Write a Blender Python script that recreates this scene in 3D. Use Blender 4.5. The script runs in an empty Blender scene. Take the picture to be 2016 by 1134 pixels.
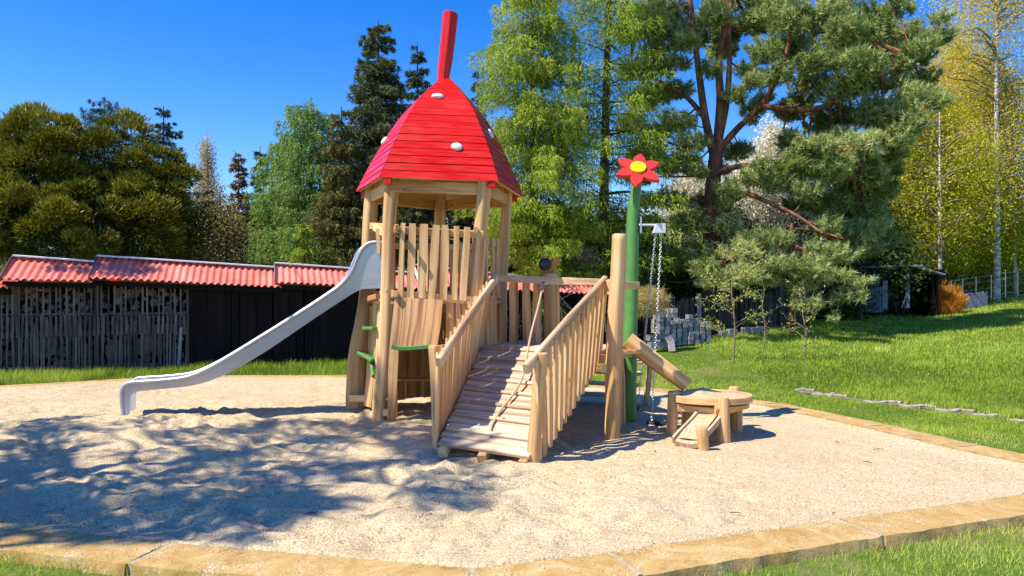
import bpy, math, random
import numpy as np
random.seed(7); rng = np.random.default_rng(11)
sc = bpy.context.scene
COL = sc.collection
F, HX, HY, EYE = 1456.0, 1008.0, 580.0, 1.6
R = math.radians
# ------------------------------------------------------------ camera, sky, sun, exposure
cam = bpy.data.cameras.new("camera"); camo = bpy.data.objects.new("camera", cam); COL.objects.link(camo)
camo.location = (0, 0, EYE); camo.rotation_euler = (R(90), 0, 0)
cam.sensor_width = 36; cam.lens = 26.0; cam.shift_y = -(567-HY)/2016.0; cam.clip_start = .1; cam.clip_end = 3000
sc.camera = camo
SUN_EL, SUNX, SUNY = R(54.0), -.916, -.401
w = bpy.data.worlds.new("World"); sc.world = w; w.use_nodes = True
nt = w.node_tree; nt.nodes.clear()
sky = nt.nodes.new('ShaderNodeTexSky'); sky.sky_type = 'NISHITA'; sky.sun_disc = False
sky.sun_elevation = SUN_EL; sky.sun_rotation = math.atan2(SUNX, SUNY)
sky.altitude = 600; sky.air_density = 1.1; sky.dust_density = .25; sky.ozone_density = 4.0
hs = nt.nodes.new('ShaderNodeHueSaturation'); hs.inputs['Hue'].default_value = .516; hs.inputs['Saturation'].default_value = 1.42; hs.inputs['Value'].default_value = 1.0
bg = nt.nodes.new('ShaderNodeBackground'); bg.inputs[1].default_value = .15
wo = nt.nodes.new('ShaderNodeOutputWorld')
nt.links.new(sky.outputs[0], hs.inputs['Color']); nt.links.new(hs.outputs[0], bg.inputs[0]); nt.links.new(bg.outputs[0], wo.inputs[0])
sl = bpy.data.lights.new("sun", 'SUN'); sl.energy = 5.0; sl.angle = R(.53); sl.color = (1, .91, .77)
so = bpy.data.objects.new("sun", sl); COL.objects.link(so)
from mathutils import Vector
ce = math.cos(SUN_EL)
so.rotation_euler = Vector((SUNX*ce, SUNY*ce, math.sin(SUN_EL))).to_track_quat('Z', 'Y').to_euler()
so.location = (-20, -10, 30)
sc.view_settings.view_transform = 'Standard'; sc.view_settings.look = 'None'
sc.view_settings.exposure = .64; sc.view_settings.gamma = 1.0
sc.cycles.max_bounces = 6; sc.cycles.diffuse_bounces = 3; sc.cycles.transparent_max_bounces = 4
sc.cycles.glossy_bounces = 3; sc.cycles.transmission_bounces = 3; sc.cycles.caustics_reflective = False; sc.cycles.caustics_refractive = False
# ------------------------------------------------------------ helpers
def G(px, py, z=0.):
    D = F*(EYE-z)/(py-HY); return np.array([(px-HX)/F*D, D, z])
def W(px, py, D): return np.array([(px-HX)/F*D, D, EYE+(HY-py)/F*D])
def kslope(t): return np.interp(t, [-2, .0, .12, .2, .3, .45, .56, .68, .9, 2], [0, 0, .006, .034, .058, .052, .049, .072, .09, .09])
def vnoise(x, y, seed=0):
    xi = np.floor(x).astype(np.int64); yi = np.floor(y).astype(np.int64); xf = x-xi; yf = y-yi
    def h(a, b):
        n = (a*374761393 + b*668265263 + seed*1442695041) & 0x7fffffff
        n = ((n ^ (n >> 13))*1274126177) & 0x7fffffff
        n = (n ^ (n >> 16)) & 0xffff
        return n/65535.0
    u = xf*xf*(3-2*xf); v = yf*yf*(3-2*yf)
    return (h(xi, yi)*(1-u)+h(xi+1, yi)*u)*(1-v)+(h(xi, yi+1)*(1-u)+h(xi+1, yi+1)*u)*v
def terrain(X, Y):
    X = np.asarray(X, float); Y = np.asarray(Y, float)
    t = X/np.maximum(Y, 3.0)
    z = kslope(t)*np.clip(Y-11.6, 0, 22)
    z = z + (vnoise(X*.5, Y*.5, 3)-.5)*.08*np.clip((np.hypot(X, Y)-8)/6, 0, 1) + (vnoise(X*2.1, Y*2.1, 9)-.5)*.03
    return z - .025
def tz(x, y): return float(terrain(x, y))
class Rt: pass
def origin(p):
    o = np.zeros(3)
    while p is not None: o = o + np.array(p.location); p = p.parent
    return o
def thing(name, label, cat, loc, group=None):
    o = bpy.data.objects.new(name, None); COL.objects.link(o); o.location = tuple(float(v) for v in loc)
    o.empty_display_size = .2
    return tag(o, label, cat, group)
def tag(o, label=None, cat=None, group=None, kind=None):
    if label: o['label'] = label
    if cat: o['category'] = cat
    if group: o['group'] = group
    if kind: o['kind'] = kind
    return o
def raw_mesh(name, V, loops, starts, mat, parent=None, uv=None, tint=None, loc=None, smooth=None):
    """V (n,3) ; loops flat ; starts ; -> ONE mesh object"""
    V = np.asarray(V, np.float64); org = origin(parent)
    if loc is not None: l = np.asarray(loc, float)-org
    else: l = np.zeros(3)
    me = bpy.data.meshes.new(name)
    me.vertices.add(len(V)); me.vertices.foreach_set('co', (V-org-l).astype(np.float32).ravel())
    loops = np.asarray(loops, np.int32); starts = np.asarray(starts, np.int32)
    me.loops.add(len(loops)); me.loops.foreach_set('vertex_index', loops)
    me.polygons.add(len(starts)); me.polygons.foreach_set('loop_start', starts)
    if uv is not None:
        l_ = me.uv_layers.new(name='UVMap'); l_.data.foreach_set('uv', np.asarray(uv, np.float32).ravel())
    if tint is not None:
        a = me.attributes.new('tint', 'FLOAT', 'POINT'); a.data.foreach_set('value', np.asarray(tint, np.float32))
    me.update(calc_edges=True); me.validate()
    if smooth is None: me.polygons.foreach_set('use_smooth', np.zeros(len(me.polygons), bool))
    else:
        me.polygons.foreach_set('use_smooth', np.ones(len(me.polygons), bool))
        if smooth < 179: me.set_sharp_from_angle(angle=R(smooth))
    me.materials.append(mat)
    o = bpy.data.objects.new(name, me); COL.objects.link(o); o.parent = parent; o.location = tuple(l)
    return o
class MB:
    def __init__(s): s.v = []; s.f = []; s.uv = []
    def add(s, V, Fs, UV=None):
        b = len(s.v); s.v += [tuple(p) for p in V]
        for f in Fs: s.f.append([i+b for i in f])
        for k, f in enumerate(Fs):
            if UV is None: s.uv += [(V[i][0]+V[i][2]*.3, V[i][1]+V[i][2]) for i in f]
            else: s.uv += UV[k]
    def sweep(s, path, sec, side=(1, 0, 0), sa=1., sb=1., closed=True, caps=True, off=None):
        """path (n,3), sec (m,2)"""
        P = np.asarray(path, float); n = len(P); sec = np.asarray(sec, float); m = len(sec)
        sa = np.broadcast_to(np.asarray(sa, float), (n,)); sb = np.broadcast_to(np.asarray(sb, float), (n,))
        T = np.gradient(P, axis=0); T /= np.linalg.norm(T, axis=1)[:, None]+1e-9
        S = np.broadcast_to(np.asarray(side, float), (n, 3)); S = S-T*np.sum(S*T, axis=1)[:, None]; S = S/(np.linalg.norm(S, axis=1)[:, None]+1e-9)
        N = np.cross(T, S)
        if off is None: off = np.zeros((n, 2))
        V = []
        for i in range(n):
            for j in range(m):
                a = sec[j][0]*sa[i]+off[i][0]; b = sec[j][1]*sb[i]+off[i][1]
                V.append(P[i]+S[i]*a+N[i]*b)
        L = np.concatenate([[0], np.cumsum(np.linalg.norm(np.diff(P, axis=0), axis=1))])
        q = np.linalg.norm(np.diff(np.vstack([sec, sec[:1]]), axis=0), axis=1); C = np.concatenate([[0], np.cumsum(q)])
        u0 = random.uniform(0, 60); v0 = random.uniform(0, 60)
        Fs = []; UV = []
        mm = m if closed else m-1
        for i in range(n-1):
            for j in range(mm):
                j2 = (j+1) % m
                Fs.append([i*m+j, i*m+j2, (i+1)*m+j2, (i+1)*m+j])
                UV.append([(u0+C[j], v0+L[i]), (u0+C[j+1], v0+L[i]), (u0+C[j+1], v0+L[i+1]), (u0+C[j], v0+L[i+1])])
        if caps and closed:
            for i, rev in ((0, True), (n-1, False)):
                idx = [i*m+j for j in range(m)]; uvv = [(u0+sec[j][0], v0+sec[j][1]*.3) for j in range(m)]
                if rev: idx = idx[::-1]; uvv = uvv[::-1]
                Fs.append(idx); UV.append(uvv)
        s.add(V, Fs, UV); return s
    def box(s, c, size, side=(1, 0, 0), up=(0, 0, 1), bev=.006, axis=None):
        """box with long axis = up"""
        c = np.asarray(c, float); up = np.asarray(up, float)/np.linalg.norm(up)
        return s.sweep([c-up*size[2]/2, c+up*size[2]/2], rrect(size[0]/2, size[1]/2, bev), side)
    def tube(s, path, r, n=10, wob=0., caps=True, side=(1, .13, .05)):
        path = np.asarray(path, float); k = len(path)
        a = np.arange(n)/n*2*math.pi
        rad = 1+wob*(np.sin(a*2+random.uniform(0, 6))*.6+np.sin(a*3+random.uniform(0, 6))*.4)
        sec = np.stack([np.cos(a)*rad, np.sin(a)*rad], 1)
        r = np.broadcast_to(np.asarray(r, float), (k,))
        return s.sweep(path, sec, side, r, r, caps=caps)
    def tri(s, pts): s.add(pts, [list(range(len(pts)))]); return s
    def build(s, name, mat, parent=None, smooth=32, loc=None):
        st = np.concatenate([[0], np.cumsum([len(f) for f in s.f])])[:-1]
        lo = [i for f in s.f for i in f]
        return raw_mesh(name, s.v, lo, st, mat, parent, uv=s.uv, smooth=smooth, loc=loc)
def rrect(a, b, r=.006):
    r = min(r, a*.45, b*.45)
    return [(-a+r, -b), (a-r, -b), (a, -b+r), (a, b-r), (a-r, b), (-a+r, b), (-a, b-r), (-a, -b+r)]
def cat(P, n=12):
    """smooth interpolation through points (catmull-rom)"""
    P = np.asarray(P, float); Q = np.vstack([2*P[0]-P[1], P, 2*P[-1]-P[-2]]); out = []
    for i in range(1, len(Q)-2):
        for t in np.linspace(0, 1, n, endpoint=False):
            a, b, c, d = Q[i-1], Q[i], Q[i+1], Q[i+2]
            out.append(.5*(2*b+(c-a)*t+(2*a-5*b+4*c-d)*t*t+(3*b-a-3*c+d)*t**3))
    out.append(P[-1]); return np.array(out)
# ------------------------------------------------------------ materials
def mat(name):
    m = bpy.data.materials.new(name); m.use_nodes = True; n = m.node_tree; n.nodes.clear()
    o = n.nodes.new('ShaderNodeOutputMaterial'); return m, n, o
def N(nt_, t, **kw):
    x = nt_.nodes.new(t)
    for k, v in kw.items():
        if k in x.inputs: x.inputs[k].default_value = v
        else: setattr(x, k, v)
    return x
def ramp(n, fac, stops):
    r = n.nodes.new('ShaderNodeValToRGB'); e = r.color_ramp.elements
    while len(e) < len(stops): e.new(.5)
    for i, (p, c) in enumerate(stops): e[i].position = p; e[i].color = (*c, 1) if len(c) == 3 else c
    n.links.new(fac, r.inputs[0]); return r
def wood(name, c_lo, c_mid, c_hi, rough=.75, knots=True, bump=.25, var=.35, grainy=1., spec=.25):
    m, n, o = mat(name); L = n.links.new
    uv = N(n, 'ShaderNodeUVMap'); mp = N(n, 'ShaderNodeMapping'); mp.inputs['Scale'].default_value = (34, 1.6, 1)
    L(uv.outputs[0], mp.inputs[0])
    g = N(n, 'ShaderNodeTexNoise', Scale=1.6, Detail=6., Roughness=.62, Distortion=.5); L(mp.outputs[0], g.inputs['Vector'])
    mp2 = N(n, 'ShaderNodeMapping'); mp2.inputs['Scale'].default_value = (1.6, .55, 1); L(uv.outputs[0], mp2.inputs[0])
    big = N(n, 'ShaderNodeTexNoise', Scale=1.0, Detail=3.); L(mp2.outputs[0], big.inputs['Vector'])
    mx = N(n, 'ShaderNodeMath', operation='MULTIPLY_ADD'); L(big.outputs[0], mx.inputs[0]); mx.inputs[1].default_value = var*2
    L(g.outputs[0], mx.inputs[2])
    sb = N(n, 'ShaderNodeMath', operation='SUBTRACT'); L(mx.outputs[0], sb.inputs[0]); sb.inputs[1].default_value = var
    r = ramp(n, sb.outputs[0], [(.5-.28*grainy, c_lo), (.5, c_mid), (.5+.25*grainy, c_hi)])
    col = r.outputs[0]
    if knots:
        mp3 = N(n, 'ShaderNodeMapping'); mp3.inputs['Scale'].default_value = (5.5, 2.2, 1); L(uv.outputs[0], mp3.inputs[0])
        vo = N(n, 'ShaderNodeTexVoronoi', Scale=1.0); L(mp3.outputs[0], vo.inputs['Vector'])
        kr = ramp(n, vo.outputs['Distance'], [(.035, (1, 1, 1)), (.085, (0, 0, 0))])
        mm = N(n, 'ShaderNodeMix', data_type='RGBA'); L(kr.outputs[0], mm.inputs[0]); L(col, mm.inputs[6])
        mm.inputs[7].default_value = (c_lo[0]*.45, c_lo[1]*.4, c_lo[2]*.35, 1); col = mm.outputs[2]
    b = N(n, 'ShaderNodeBsdfPrincipled', Roughness=rough); L(col, b.inputs['Base Color']); b.inputs['Specular IOR Level'].default_value = spec
    bp = N(n, 'ShaderNodeBump', Strength=bump, Distance=.004); L(g.outputs[0], bp.inputs['Height']); L(bp.outputs[0], b.inputs['Normal'])
    L(b.outputs[0], o.inputs[0]); return m
def plain(name, c, rough=.6, metal=0., noise=.12, scale=12., bump=.1, spec=.5):
    m, n, o = mat(name); L = n.links.new
    tc = N(n, 'ShaderNodeTexCoord'); t = N(n, 'ShaderNodeTexNoise', Scale=scale, Detail=6.); L(tc.outputs['Object'], t.inputs['Vector'])
    r = ramp(n, t.outputs[0], [(.3, tuple(v*(1-noise) for v in c)), (.7, tuple(min(1, v*(1+noise)) for v in c))])
    b = N(n, 'ShaderNodeBsdfPrincipled', Roughness=rough, Metallic=metal); b.inputs['Specular IOR Level'].default_value = spec
    L(r.outputs[0], b.inputs['Base Color'])
    bp = N(n, 'ShaderNodeBump', Strength=bump, Distance=.01); L(t.outputs[0], bp.inputs['Height']); L(bp.outputs[0], b.inputs['Normal'])
    L(b.outputs[0], o.inputs[0]); return m
def leaf(name, c1, c2, c3, trans=.3, rough=.55, spec=.3):
    """foliage: colour drawn by each leaf's own 'tint' value"""
    m, n, o = mat(name); L = n.links.new
    a = N(n, 'ShaderNodeAttribute', attribute_name='tint')
    r = ramp(n, a.outputs['Fac'], [(.05, c1), (.5, c2), (.95, c3)])
    b = N(n, 'ShaderNodeBsdfPrincipled', Roughness=rough); b.inputs['Specular IOR Level'].default_value = spec; L(r.outputs[0], b.inputs['Base Color'])
    t = N(n, 'ShaderNodeBsdfTranslucent'); 
    g = N(n, 'ShaderNodeMixRGB', blend_type='MULTIPLY'); g.inputs[0].default_value = 1; L(r.outputs[0], g.inputs[1]); g.inputs[2].default_value = (1.25, 1.2, .6, 1)
    L(g.outputs[0], t.inputs[0])
    mx = N(n, 'ShaderNodeMixShader'); mx.inputs[0].default_value = trans; L(b.outputs[0], mx.inputs[1]); L(t.outputs[0], mx.inputs[2])
    L(mx.outputs[0], o.inputs[0]); return m
def bark(name, c1, c2, scale=9., stretch=.25, bands=False, bump=.8):
    m, n, o = mat(name); L = n.links.new
    tc = N(n, 'ShaderNodeTexCoord'); mp = N(n, 'ShaderNodeMapping')
    mp.inputs['Scale'].default_value = (1, 1, 3.2) if bands else (1, 1, stretch); L(tc.outputs['Object'], mp.inputs[0])
    t = N(n, 'ShaderNodeTexNoise', Scale=scale, Detail=8., Roughness=.65); L(mp.outputs[0], t.inputs['Vector'])
    r = ramp(n, t.outputs[0], [(.36 if bands else .35, c1), (.56 if bands else .65, c2)])
    b = N(n, 'ShaderNodeBsdfPrincipled', Roughness=.9); b.inputs['Specular IOR Level'].default_value = .15; L(r.outputs[0], b.inputs['Base Color'])
    bp = N(n, 'ShaderNodeBump', Strength=bump, Distance=.03); L(t.outputs[0], bp.inputs['Height']); L(bp.outputs[0], b.inputs['Normal'])
    L(b.outputs[0], o.inputs[0]); return m
M = {}
M['post'] = wood('peeled_log', (.38, .19, .07), (.66, .39, .17), (.82, .56, .29), var=.6)
M['plank'] = wood('sawn_plank', (.42, .21, .08), (.71, .43, .19), (.84, .59, .31), var=.75)
M['panel'] = wood('warm_panel', (.36, .16, .07), (.66, .36, .16), (.77, .49, .24), var=1.0)
M['deck'] = wood('weathered_deck', (.32, .22, .14), (.60, .44, .29), (.78, .63, .45), var=.8, rough=.85)
M['rail'] = wood('worn_rail', (.34, .20, .11), (.64, .43, .25), (.80, .61, .40), var=.6)
M['green'] = plain('green_paint', (.085, .25, .055), rough=.5, noise=.12, scale=9, bump=.15)
M['yellow'] = plain('yellow_paint', (.85, .72, .0), rough=.4, noise=.04)
M['white'] = plain('white_knob', (.85, .83, .80), rough=.4, noise=.04)
M['flower_red'] = plain('flower_red', (.70, .03, .022), rough=.45, noise=.1, scale=20)
M['shell'] = plain('black_rubber_gloss', (.02, .02, .025), rough=.3, noise=.2)
M['rubber'] = plain('black_rubber', (.018, .018, .02), rough=.6, noise=.3)
M['orange_wood'] = wood('orange_wood', (.45, .18, .05), (.58, .26, .07), (.66, .33, .11), knots=False)
M['galv'] = plain('galvanised_steel', (.62, .63, .66), rough=.4, metal=.8, noise=.15, scale=30)
M['cap'] = plain('white_ridge_flashing', (.72, .72, .78), rough=.5, noise=.06)
M['rope'] = plain('hemp_rope', (.50, .36, .24), rough=.9, noise=.35, scale=60, bump=.6)
M['blackboard'] = wood('black_stained_boards', (.006, .005, .005), (.011, .008, .009), (.02, .014, .014), knots=False, var=.5, spec=.1)
M['greyslat'] = wood('grey_weathered_slat', (.05, .043, .045), (.11, .095, .095), (.19, .165, .155), knots=False, var=.9)
M['bluegrey'] = plain('faded_grey_paint', (.24, .25, .29), rough=.8, noise=.2)
M['concrete'] = plain('pale_concrete', (.23, .24, .25), rough=.9, noise=.28, scale=14, bump=.5)
M['mortar'] = plain('pale_mortar', (.40, .35, .26), rough=.95, noise=.2, scale=30, bump=.5)
M['edge_stone'] = plain('weathered_edging', (.34, .31, .25), rough=.9, noise=.35, scale=16, bump=.8)
M['stone_pale'] = plain('pale_stone', (.34, .32, .29), rough=.9, noise=.25, scale=16, bump=.8)
# roof red paint: glossy boards with brush streaks
def red_roof():
    m, n, o = mat('red_gloss_boards'); L = n.links.new
    uv = N(n, 'ShaderNodeUVMap'); mp = N(n, 'ShaderNodeMapping'); mp.inputs['Scale'].default_value = (22, 2.2, 1); L(uv.outputs[0], mp.inputs[0])
    g = N(n, 'ShaderNodeTexNoise', Scale=1.3, Detail=5.); L(mp.outputs[0], g.inputs['Vector'])
    mp2 = N(n, 'ShaderNodeMapping'); mp2.inputs['Scale'].default_value = (5, 1.8, 1); L(uv.outputs[0], mp2.inputs[0])
    g2 = N(n, 'ShaderNodeTexNoise', Scale=1., Detail=2.); L(mp2.outputs[0], g2.inputs['Vector'])
    r = ramp(n, g.outputs[0], [(.3, (.46, .006, .003)), (.55, (.68, .012, .005)), (.75, (.76, .035, .016))])
    rr = N(n, 'ShaderNodeMapRange'); L(g2.outputs[0], rr.inputs[0]); rr.inputs[1].default_value = .35; rr.inputs[2].default_value = .65; rr.inputs[3].default_value = .2; rr.inputs[4].default_value = .5
    b = N(n, 'ShaderNodeBsdfPrincipled'); L(r.outputs[0], b.inputs['Base Color']); L(rr.outputs[0], b.inputs['Roughness'])
    b.inputs['Specular IOR Level'].default_value = .32
    bp = N(n, 'ShaderNodeBump', Strength=.35, Distance=.006); L(g.outputs[0], bp.inputs['Height']); L(bp.outputs[0], b.inputs['Normal'])
    L(b.outputs[0], o.inputs[0]); return m
M['red'] = red_roof()
def steel():
    m, n, o = mat('brushed_stainless'); L = n.links.new
    uv = N(n, 'ShaderNodeUVMap'); mp = N(n, 'ShaderNodeMapping'); mp.inputs['Scale'].default_value = (60, 1.2, 1); L(uv.outputs[0], mp.inputs[0])
    g = N(n, 'ShaderNodeTexNoise', Scale=2., Detail=4.); L(mp.outputs[0], g.inputs['Vector'])
    tc = N(n, 'ShaderNodeTexCoord'); g2 = N(n, 'ShaderNodeTexNoise', Scale=2.2, Detail=3.); L(tc.outputs['Object'], g2.inputs['Vector'])
    mr = N(n, 'ShaderNodeMapRange'); L(g2.outputs[0], mr.inputs[0]); mr.inputs[3].default_value = .3; mr.inputs[4].default_value = .5
    r = ramp(n, g.outputs[0], [(.3, (.50, .49, .54)), (.7, (.60, .59, .65))])
    b = N(n, 'ShaderNodeBsdfPrincipled', Metallic=.72); L(r.outputs[0], b.inputs['Base Color']); L(mr.outputs[0], b.inputs['Roughness'])
    bp = N(n, 'ShaderNodeBump', Strength=.05, Distance=.002); L(g.outputs[0], bp.inputs['Height']); L(bp.outputs[0], b.inputs['Normal'])
    L(b.outputs[0], o.inputs[0]); return m
M['steel'] = steel()
def gravel():
    m, n, o = mat('fine_pale_gravel'); L = n.links.new
    tc = N(n, 'ShaderNodeTexCoord')
    v = N(n, 'ShaderNodeTexVoronoi', Scale=135.); L(tc.outputs['Object'], v.inputs['Vector'])
    v2 = N(n, 'ShaderNodeTexVoronoi', Scale=70.); L(tc.outputs['Object'], v2.inputs['Vector'])
    g = N(n, 'ShaderNodeTexNoise', Scale=1.6, Detail=5.); L(tc.outputs['Object'], g.inputs['Vector'])
    bw = N(n, 'ShaderNodeSeparateColor'); L(v.outputs['Color'], bw.inputs[0])
    r = ramp(n, bw.outputs[0], [(0., (.36, .27, .17)), (.2, (.55, .445, .265)), (.6, (.68, .56, .35)), (.93, (.77, .65, .43)), (1., (.84, .74, .58))])
    dk = ramp(n, v.outputs['Distance'], [(.4, (1, 1, 1)), (.85, (.55, .52, .48))])
    mm = N(n, 'ShaderNodeMixRGB', blend_type='MULTIPLY'); mm.inputs[0].default_value = 1; L(r.outputs[0], mm.inputs[1]); L(dk.outputs[0], mm.inputs[2])
    gr = ramp(n, g.outputs[0], [(.3, (.94, .90, .84)), (.7, (1.0, 1.0, 1.0))])
    m2 = N(n, 'ShaderNodeMixRGB', blend_type='MULTIPLY'); m2.inputs[0].default_value = 1; L(mm.outputs[0], m2.inputs[1]); L(gr.outputs[0], m2.inputs[2])
    bw2 = N(n, 'ShaderNodeSeparateColor'); L(v2.outputs['Color'], bw2.inputs[0])
    sp = ramp(n, bw2.outputs[1], [(.90, (1, 1, 1)), (.97, (.62, .50, .40))])
    m3 = N(n, 'ShaderNodeMixRGB', blend_type='MULTIPLY'); m3.inputs[0].default_value = .8; L(m2.outputs[0], m3.inputs[1]); L(sp.outputs[0], m3.inputs[2])
    b = N(n, 'ShaderNodeBsdfPrincipled', Roughness=.9); b.inputs['Specular IOR Level'].default_value = .2; L(m3.outputs[0], b.inputs['Base Color'])
    ad = N(n, 'ShaderNodeMath', operation='ADD'); L(v.outputs['Distance'], ad.inputs[0]); L(v2.outputs['Distance'], ad.inputs[1])
    bp = N(n, 'ShaderNodeBump', Strength=.55, Distance=.006, invert=True); L(ad.outputs[0], bp.inputs['Height']); L(bp.outputs[0], b.inputs['Normal'])
    L(b.outputs[0], o.inputs[0]); return m
M['gravel'] = gravel()
def soil():
    m, n, o = mat('meadow_soil'); L = n.links.new
    tc = N(n, 'ShaderNodeTexCoord'); g = N(n, 'ShaderNodeTexNoise', Scale=.9, Detail=8., Roughness=.7); L(tc.outputs['Object'], g.inputs['Vector'])
    g2 = N(n, 'ShaderNodeTexNoise', Scale=25., Detail=6.); L(tc.outputs['Object'], g2.inputs['Vector'])
    ad = N(n, 'ShaderNodeMath', operation='MULTIPLY_ADD'); L(g2.outputs[0], ad.inputs[0]); ad.inputs[1].default_value = .45; L(g.outputs[0], ad.inputs[2])
    r = ramp(n, ad.outputs[0], [(.45, (.05, .085, .015)), (.72, (.09, .16, .02)), (.88, (.20, .16, .08))])
    b = N(n, 'ShaderNodeBsdfPrincipled', Roughness=1.); b.inputs['Specular IOR Level'].default_value = .1; L(r.outputs[0], b.inputs['Base Color'])
    bp = N(n, 'ShaderNodeBump', Strength=.8, Distance=.03); L(g2.outputs[0], bp.inputs['Height']); L(bp.outputs[0], b.inputs['Normal'])
    L(b.outputs[0], o.inputs[0]); return m
M['soil'] = soil()
def kerbstone():
    m, n, o = mat('yellow_sandstone'); L = n.links.new
    tc = N(n, 'ShaderNodeTexCoord'); g = N(n, 'ShaderNodeTexNoise', Scale=2.8, Detail=9., Roughness=.68, Distortion=1.6); L(tc.outputs['Object'], g.inputs['Vector'])
    r = ramp(n, g.outputs[0], [(.28, (.25, .145, .045)), (.42, (.40, .25, .08)), (.58, (.48, .33, .13)), (.74, (.60, .48, .29))])
    v = N(n, 'ShaderNodeTexVoronoi', Scale=70.); L(tc.outputs['Object'], v.inputs['Vector'])
    g3 = N(n, 'ShaderNodeTexNoise', Scale=5., Detail=4.); L(tc.outputs['Object'], g3.inputs['Vector'])
    th = N(n, 'ShaderNodeMapRange'); L(g3.outputs[0], th.inputs[0]); th.inputs[1].default_value = .4; th.inputs[2].default_value = .75; th.inputs[3].default_value = 0.08; th.inputs[4].default_value = .42
    lt = N(n, 'ShaderNodeMath', operation='LESS_THAN'); L(v.outputs['Distance'], lt.inputs[0]); L(th.outputs[0], lt.inputs[1])
    mm = N(n, 'ShaderNodeMix', data_type='RGBA'); L(lt.outputs[0], mm.inputs[0]); L(r.outputs[0], mm.inputs[6]); mm.inputs[7].default_value = (.66, .58, .46, 1)
    b = N(n, 'ShaderNodeBsdfPrincipled', Roughness=.8); b.inputs['Specular IOR Level'].default_value = .25; L(mm.outputs[2], b.inputs['Base Color'])
    g2 = N(n, 'ShaderNodeTexNoise', Scale=30., Detail=5.); L(tc.outputs['Object'], g2.inputs['Vector'])
    bp = N(n, 'ShaderNodeBump', Strength=.4, Distance=.012); L(g2.outputs[0], bp.inputs['Height']); L(bp.outputs[0], b.inputs['Normal'])
    L(b.outputs[0], o.inputs[0]); return m
M['kerb'] = kerbstone()
def tile_red():
    m, n, o = mat('red_corrugated_sheet'); L = n.links.new
    tc = N(n, 'ShaderNodeTexCoord'); g = N(n, 'ShaderNodeTexNoise', Scale=1.3, Detail=7., Roughness=.7); L(tc.outputs['Object'], g.inputs['Vector'])
    r = ramp(n, g.outputs[0], [(.25, (.46, .10, .07)), (.5, (.76, .20, .15)), (.75, (.82, .30, .24))])
    b = N(n, 'ShaderNodeBsdfPrincipled', Roughness=.7); b.inputs['Specular IOR Level'].default_value = .2; L(r.outputs[0], b.inputs['Base Color']); L(b.outputs[0], o.inputs[0]); return m
M['tile'] = tile_red()
# ------------------------------------------------------------ setting: ground, gravel, kerb
KI = [(-3.47, 5.02), (-2.13, 4.65), (-.22, 4.22), (.59, 4.47), (2.26, 5.13), (4.0, 5.78), (4.72, 6.3), (4.78, 6.85), (4.5, 7.53), (4.17, 8.72), (3.55, 10.47), (2.25, 12.05),
      (0, 13.3), (-3.1, 13.95), (-5.4, 13.95), (-7.0, 13.45), (-8.6, 12.4), (-10.2, 10.7), (-10.5, 8.7), (-8.8, 6.8), (-5.8, 5.7)]
KI = np.array(KI); KW = .38
def offset_poly(P, d):
    n = len(P); out = []
    for i in range(n):
        a = P[i]-P[i-1]; b = P[(i+1) % n]-P[i]
        na = np.array([a[1], -a[0]])/np.hypot(*a); nb = np.array([b[1], -b[0]])/np.hypot(*b)
        m_ = na+nb; m_ /= np.hypot(*m_); out.append(P[i]+m_*d/max(.5, m_@na))
    return np.array(out)
KO = offset_poly(KI, KW); KM = offset_poly(KI, .06); KX = offset_poly(KI, KW-.06)
def inside(P, X, Y):
    r = np.zeros(X.shape, bool); n = len(P)
    for i in range(n):
        x1, y1 = P[i-1]; x2, y2 = P[i]
        c = ((y1 > Y) != (y2 > Y)) & (X < (x2-x1)*(Y-y1)/((y2-y1)+1e-12)+x1); r ^= c
    return r
def grid_mesh(name, xs, ys, zf, mat_, keep=None, **kw):
    X, Y = np.meshgrid(xs, ys); Z = zf(X, Y); V = np.stack([X, Y, Z], -1).reshape(-1, 3)
    nx, ny = len(xs), len(ys); I = np.arange(nx*ny).reshape(ny, nx)
    Q = np.stack([I[:-1, :-1], I[:-1, 1:], I[1:, 1:], I[1:, :-1]], -1).reshape(-1, 4)
    if keep is not None:
        c = V[Q].mean(1); Q = Q[keep(c[:, 0], c[:, 1])]
        used = np.unique(Q); mp = np.full(len(V), -1); mp[used] = np.arange(len(used)); V = V[used]; Q = mp[Q]
    return raw_mesh(name, V, Q.ravel(), np.arange(len(Q))*4, mat_, smooth=180, **kw)
xs = np.concatenate([-np.geomspace(400, 26, 14), np.arange(-25, 30, .22), np.geomspace(31, 400, 14)])
ys = np.concatenate([-np.geomspace(300, 9, 10), np.arange(-8, 40, .22), np.geomspace(41, 700, 16)])
g = grid_mesh('ground', xs, ys, terrain, M['soil'], keep=lambda x, y: ~inside(KX, x, y)); tag(g, kind='structure')
def poly_dist(P, X, Y):
    d = np.full(X.shape, 9.)
    for i in range(len(P)):
        a = P[i-1]; b = P[i]; ab = b-a; t = np.clip(((X-a[0])*ab[0]+(Y-a[1])*ab[1])/(ab@ab), 0, 1); d = np.minimum(d, np.hypot(X-a[0]-t*ab[0], Y-a[1]-t*ab[1]))
    return d
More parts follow.
